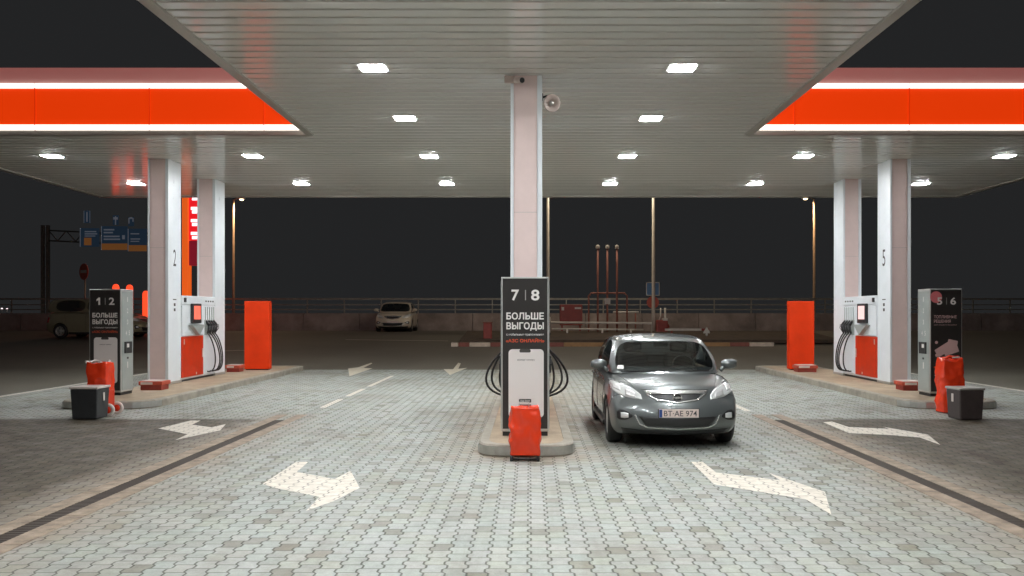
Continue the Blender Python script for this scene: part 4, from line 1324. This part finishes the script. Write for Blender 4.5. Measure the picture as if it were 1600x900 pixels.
t = thing('white_marker', 'small white spade-shaped marker on a short stake right of the grey car', 'marker', (at(1104, 38.5), 38.5, gz(38.5)))
zb = gz(38.5)
b = MB(); b.tube([(0, 0, -.1), (0, 0, zat(522, 38.5) - zb)], .025, 6); b.build('stake', 'rail', t)
z1, z0 = zat(511, 38.5) - zb, zat(522, 38.5) - zb
b = MB(); b.prism([(-.15, z0 + .07), (-.12, z0 + .02), (-.04, z0 + .05), (-.05, z0 - .06), (.05, z0 - .06), (.04, z0 + .05), (.12, z0 + .02), (.15, z0 + .07), (.05, z1 - .06), (0, z1)], 'y', -.03, .0); b.build('head', 'greenmarker', t)
t = thing('red_post_box', 'small upright red cabinet left of the middle totem, far off', 'cabinet', (at(762, 37.6), 37.6, gz(37.6)))
b = MB(); b.box(-.18, .18, -.15, .15, 0, .82, bev=.03); bo = b.build('body', 'redbox', t)
b = MB(); b.box(-.2, .2, -.17, .17, .82, .87, bev=.01); b.build('lid', 'kerbred', t)
t = thing('lying_barrier', 'white and red striped bar lying on the bed right of the vent pipes', 'barrier', (at(1070, 40.2), 40.2, gz(40.2)))
zz = zat(515, 40.2) - gz(40.2)
b = MB(); b.box(-.9, .75, -.04, .04, zz - .05, zz + .05); br = b.build('bar', 'pipewhite', t)
b = MB(); b.box(.75, 1.1, -.04, .04, zz - .05, zz + .05); b.build('red_end', 'redbox', t)
b = MB()
for xx in (-.6, .9): b.box(xx - .04, xx + .04, -.04, .04, -.1, zz - .05)
b.build('leg', 'redbox', t)

# red glowing posts behind the 1|2 totem, mirrored in the ceiling
PY = 43.6
for px, zt, lab in ((181, 3.28, 'red glowing post above the middle of the 1|2 totem, leftmost of three'), (202.5, 3.25, 'red glowing post over the right corner of the 1|2 totem'), (228, 2.95, 'red glowing post peeping out left of column 2')):
    t = thing('red_light_post', lab, 'light post', (at(px, PY), PY, .93), group='red glowing posts at the exit')
    h = zt - .93
    b = MB(); b.tube([(0, 0, .1), (0, 0, h - .15), (0, 0, h - .05), (0, 0, h)], .16, 14, rads=[.16, .16, .125, .05]); b.build('tube', 'redlight', t)
    b = MB(); b.lathe([(0, 0), (.24, 0), (.22, .1), (0, .1)], None, 14); b.build('foot', 'rail', t)
t = thing('white_notice_board', 'white ribbed board between the red glowing posts behind the totem', 'board', (at(194, PY), PY, .93))
b = MB()
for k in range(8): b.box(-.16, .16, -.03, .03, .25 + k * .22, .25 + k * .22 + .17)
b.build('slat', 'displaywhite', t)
b = MB(); b.box(-.03, .03, .03, .08, 0, 2.0); b.build('post', 'rail', t)

# tall lit price pylon between the left columns
PYL = 45.0
t = thing('price_pylon', 'tall glowing red and orange pylon seen between the left columns', 'pylon sign', (at(295, PYL), PYL, .93))
zt = 9.0
b = MB(); b.box(-.30, .02, -.15, .35, .0, zt, bev=.04); b.build('orange_edge', 'orangeedge', t)
b = MB(); b.box(.04, 1.6, -.08, .30, zat(375, PYL) - .93, zt); fc = b.build('red_face', 'redface', t)
b = MB(); b.box(.04, 1.6, -.08, .30, zat(415, PYL) - .93, zat(376, PYL) - .93); b.build('lower_face', 'redfacedim', t)
b = MB()
for k, py in enumerate((311, 326, 331.5, 345, 351, 365, 371.5)):
    z = zat(py, PYL) - .93
    b.box(.14 if k % 2 else .20, .48, -.095, -.082, z - .075, z + .075, bev=.004)
b.build('lit_marks', 'digitlight', fc)

# gantry with blue signs far left
GY = 62.0
gx = lambda px: at(px, GY)
gzz = lambda py: zat(py, GY)
t = thing('sign_gantry', 'dim steel road gantry with lattice boom, far left', 'gantry', (gx(72), GY, .93))
def gl(px): return gx(px) - gx(72)
b = MB()
for px in (67, 75): b.box(gl(px) - .1, gl(px) + .1, -.1, .1, -.1, gzz(352) - .93)
for k in range(9): b.box(gl(67), gl(75), -.03, .03, .4 + k * .75, .46 + k * .75)
b.build('mast', 'rail', t)
b = MB()
za, zc = gzz(360) - .93, gzz(376) - .93
def bm(t0, t1, o=0): return Vector((gl(t0), o, 0)), Vector((gl(t1), o, 0))
for zz0, zz1 in ((za, za - .35), (zc, zc - .35)): b.tube([(gl(76), 0, zz0), (gl(245), 0, zz1)], .06, 6)
for k in range(12):
    a_, c_ = 76 + k * 14, 90 + k * 14
    lo, hi = (zc - .02 * k, za - .02 * k)
    b.tube([(gl(a_), 0, lo if k % 2 else hi), (gl(c_), 0, hi if k % 2 else lo)], .04, 5)
b.build('boom', 'rail', t)
def gsign(px0, px1, py0, py1, lab, lines, orange=None, small=False):
    w = gx(px1) - gx(px0); h = gzz(py0) - gzz(py1)
    t = thing('gantry_sign', lab, 'road sign', (gx((px0 + px1) / 2), GY - .25, gzz(py1)), group='blue signs on the gantry')
    b = MB(); b.box(-w/2, w/2, -.03, .03, 0, h, bev=.02); pl = b.build('plate', 'bluesign_glow', t)
    b = MB(); b.box(-.05, .05, .04, .2, h * .1, h * .9); b.build('clamp', 'rail', t)
    b = MB()
    for x0, x1, z0, z1 in lines: b.box(-w/2 + x0 * w, -w/2 + x1 * w, -.04, -.031, z0 * h, z1 * h)
    b.build('marks', 'signprint_glow', pl)
    if orange:
        b = MB(); x0, x1, z0, z1 = orange; b.box(-w/2 + x0 * w, -w/2 + x1 * w, -.045, -.031, z0 * h, z1 * h); b.build('orange_field', 'orangesign_glow', pl)
gsign(128, 158, 357, 386, 'blue direction sign with an orange square, leftmost on the gantry', [(.0, .04, 0, 1), (.25, .85, .78, .84), (.25, .9, .66, .72), (.25, .8, .55, .6)], (.22, .6, .08, .48))
gsign(161, 202, 354, 391, 'wide blue direction sign with orange lower band on the gantry', [(.0, .03, 0, 1), (.1, .5, .82, .88), (.1, .45, .70, .76), (.1, .7, .54, .6), (.1, .72, .42, .48), (.8, .9, .45, .62)], (.02, 1, .0, .27))
gsign(202.5, 232, 358, 393, 'blue direction sign with orange band beside column 2', [(.0, .04, 0, 1), (.15, .6, .75, .8), (.15, .65, .52, .57), (.15, .6, .42, .46)], (.04, 1, .0, .27))
gsign(134, 144, 330, 349, 'small blue sign above the leftmost gantry sign', [(.4, .6, .1, .9), (0, .08, 0, 1), (.92, 1, 0, 1)])
gsign(179, 188, 337, 352, 'small blue sign with white mark above the wide gantry sign', [(.4, .6, .0, .9), (.1, .4, .55, .8), (.6, .9, .55, .8)])
gsign(203, 212, 340, 354, 'small blue sign with white arch above the rightmost gantry sign', [(.05, .25, .3, .9), (.75, .95, .5, .9), (.25, .75, .8, 1)])

NY = 45.5
t = thing('no_entry_sign', 'round red no-entry sign with pale bar on a thin post, far left', 'road sign', (at(131, NY), NY, .93), R(-35))
Mr = Matrix.Translation((0, 0, zat(424.5, NY) - .93)) @ Matrix.Rotation(R(90), 4, 'X')
b = MB(); b.lathe([(0, -.015), (.42, -.015), (.42, .015), (0, .015)], Mr, 28, False); pl = b.build('plate', 'redplain', t)
b = MB(); b.box(-.27, .27, -.024, -.016, zat(426.5, NY) - .93, zat(422, NY) - .93); b.build('bar', 'pipewhite', pl)
b = MB(); b.tube([(0, .06, -.1), (0, .06, zat(424, NY) - .93)], .04, 8); b.build('post', 'rail', t)

for px, py, lab in ((3, 482.5, 'tiny white far-off lamp at the left edge, brightest of two'), (11, 483, 'tiny dim far-off lamp just right of the left edge')):
    D = 130.0
    t = thing('distant_lamp', lab, 'lamp', (at(px, D), D, .93), group='far-off lamps on the left')
    b = MB(); b.lathe([(0, -.14), (.1, -.1), (.14, 0), (.1, .1), (0, .14)], Matrix.Translation((0, 0, zat(py, D) - .93)), 10); b.build('globe', 'digitlight', t)
    b = MB(); b.tube([(0, 0, -.1), (0, 0, zat(py, D) - 1.06)], .04, 6); b.build('post', 'rail', t)
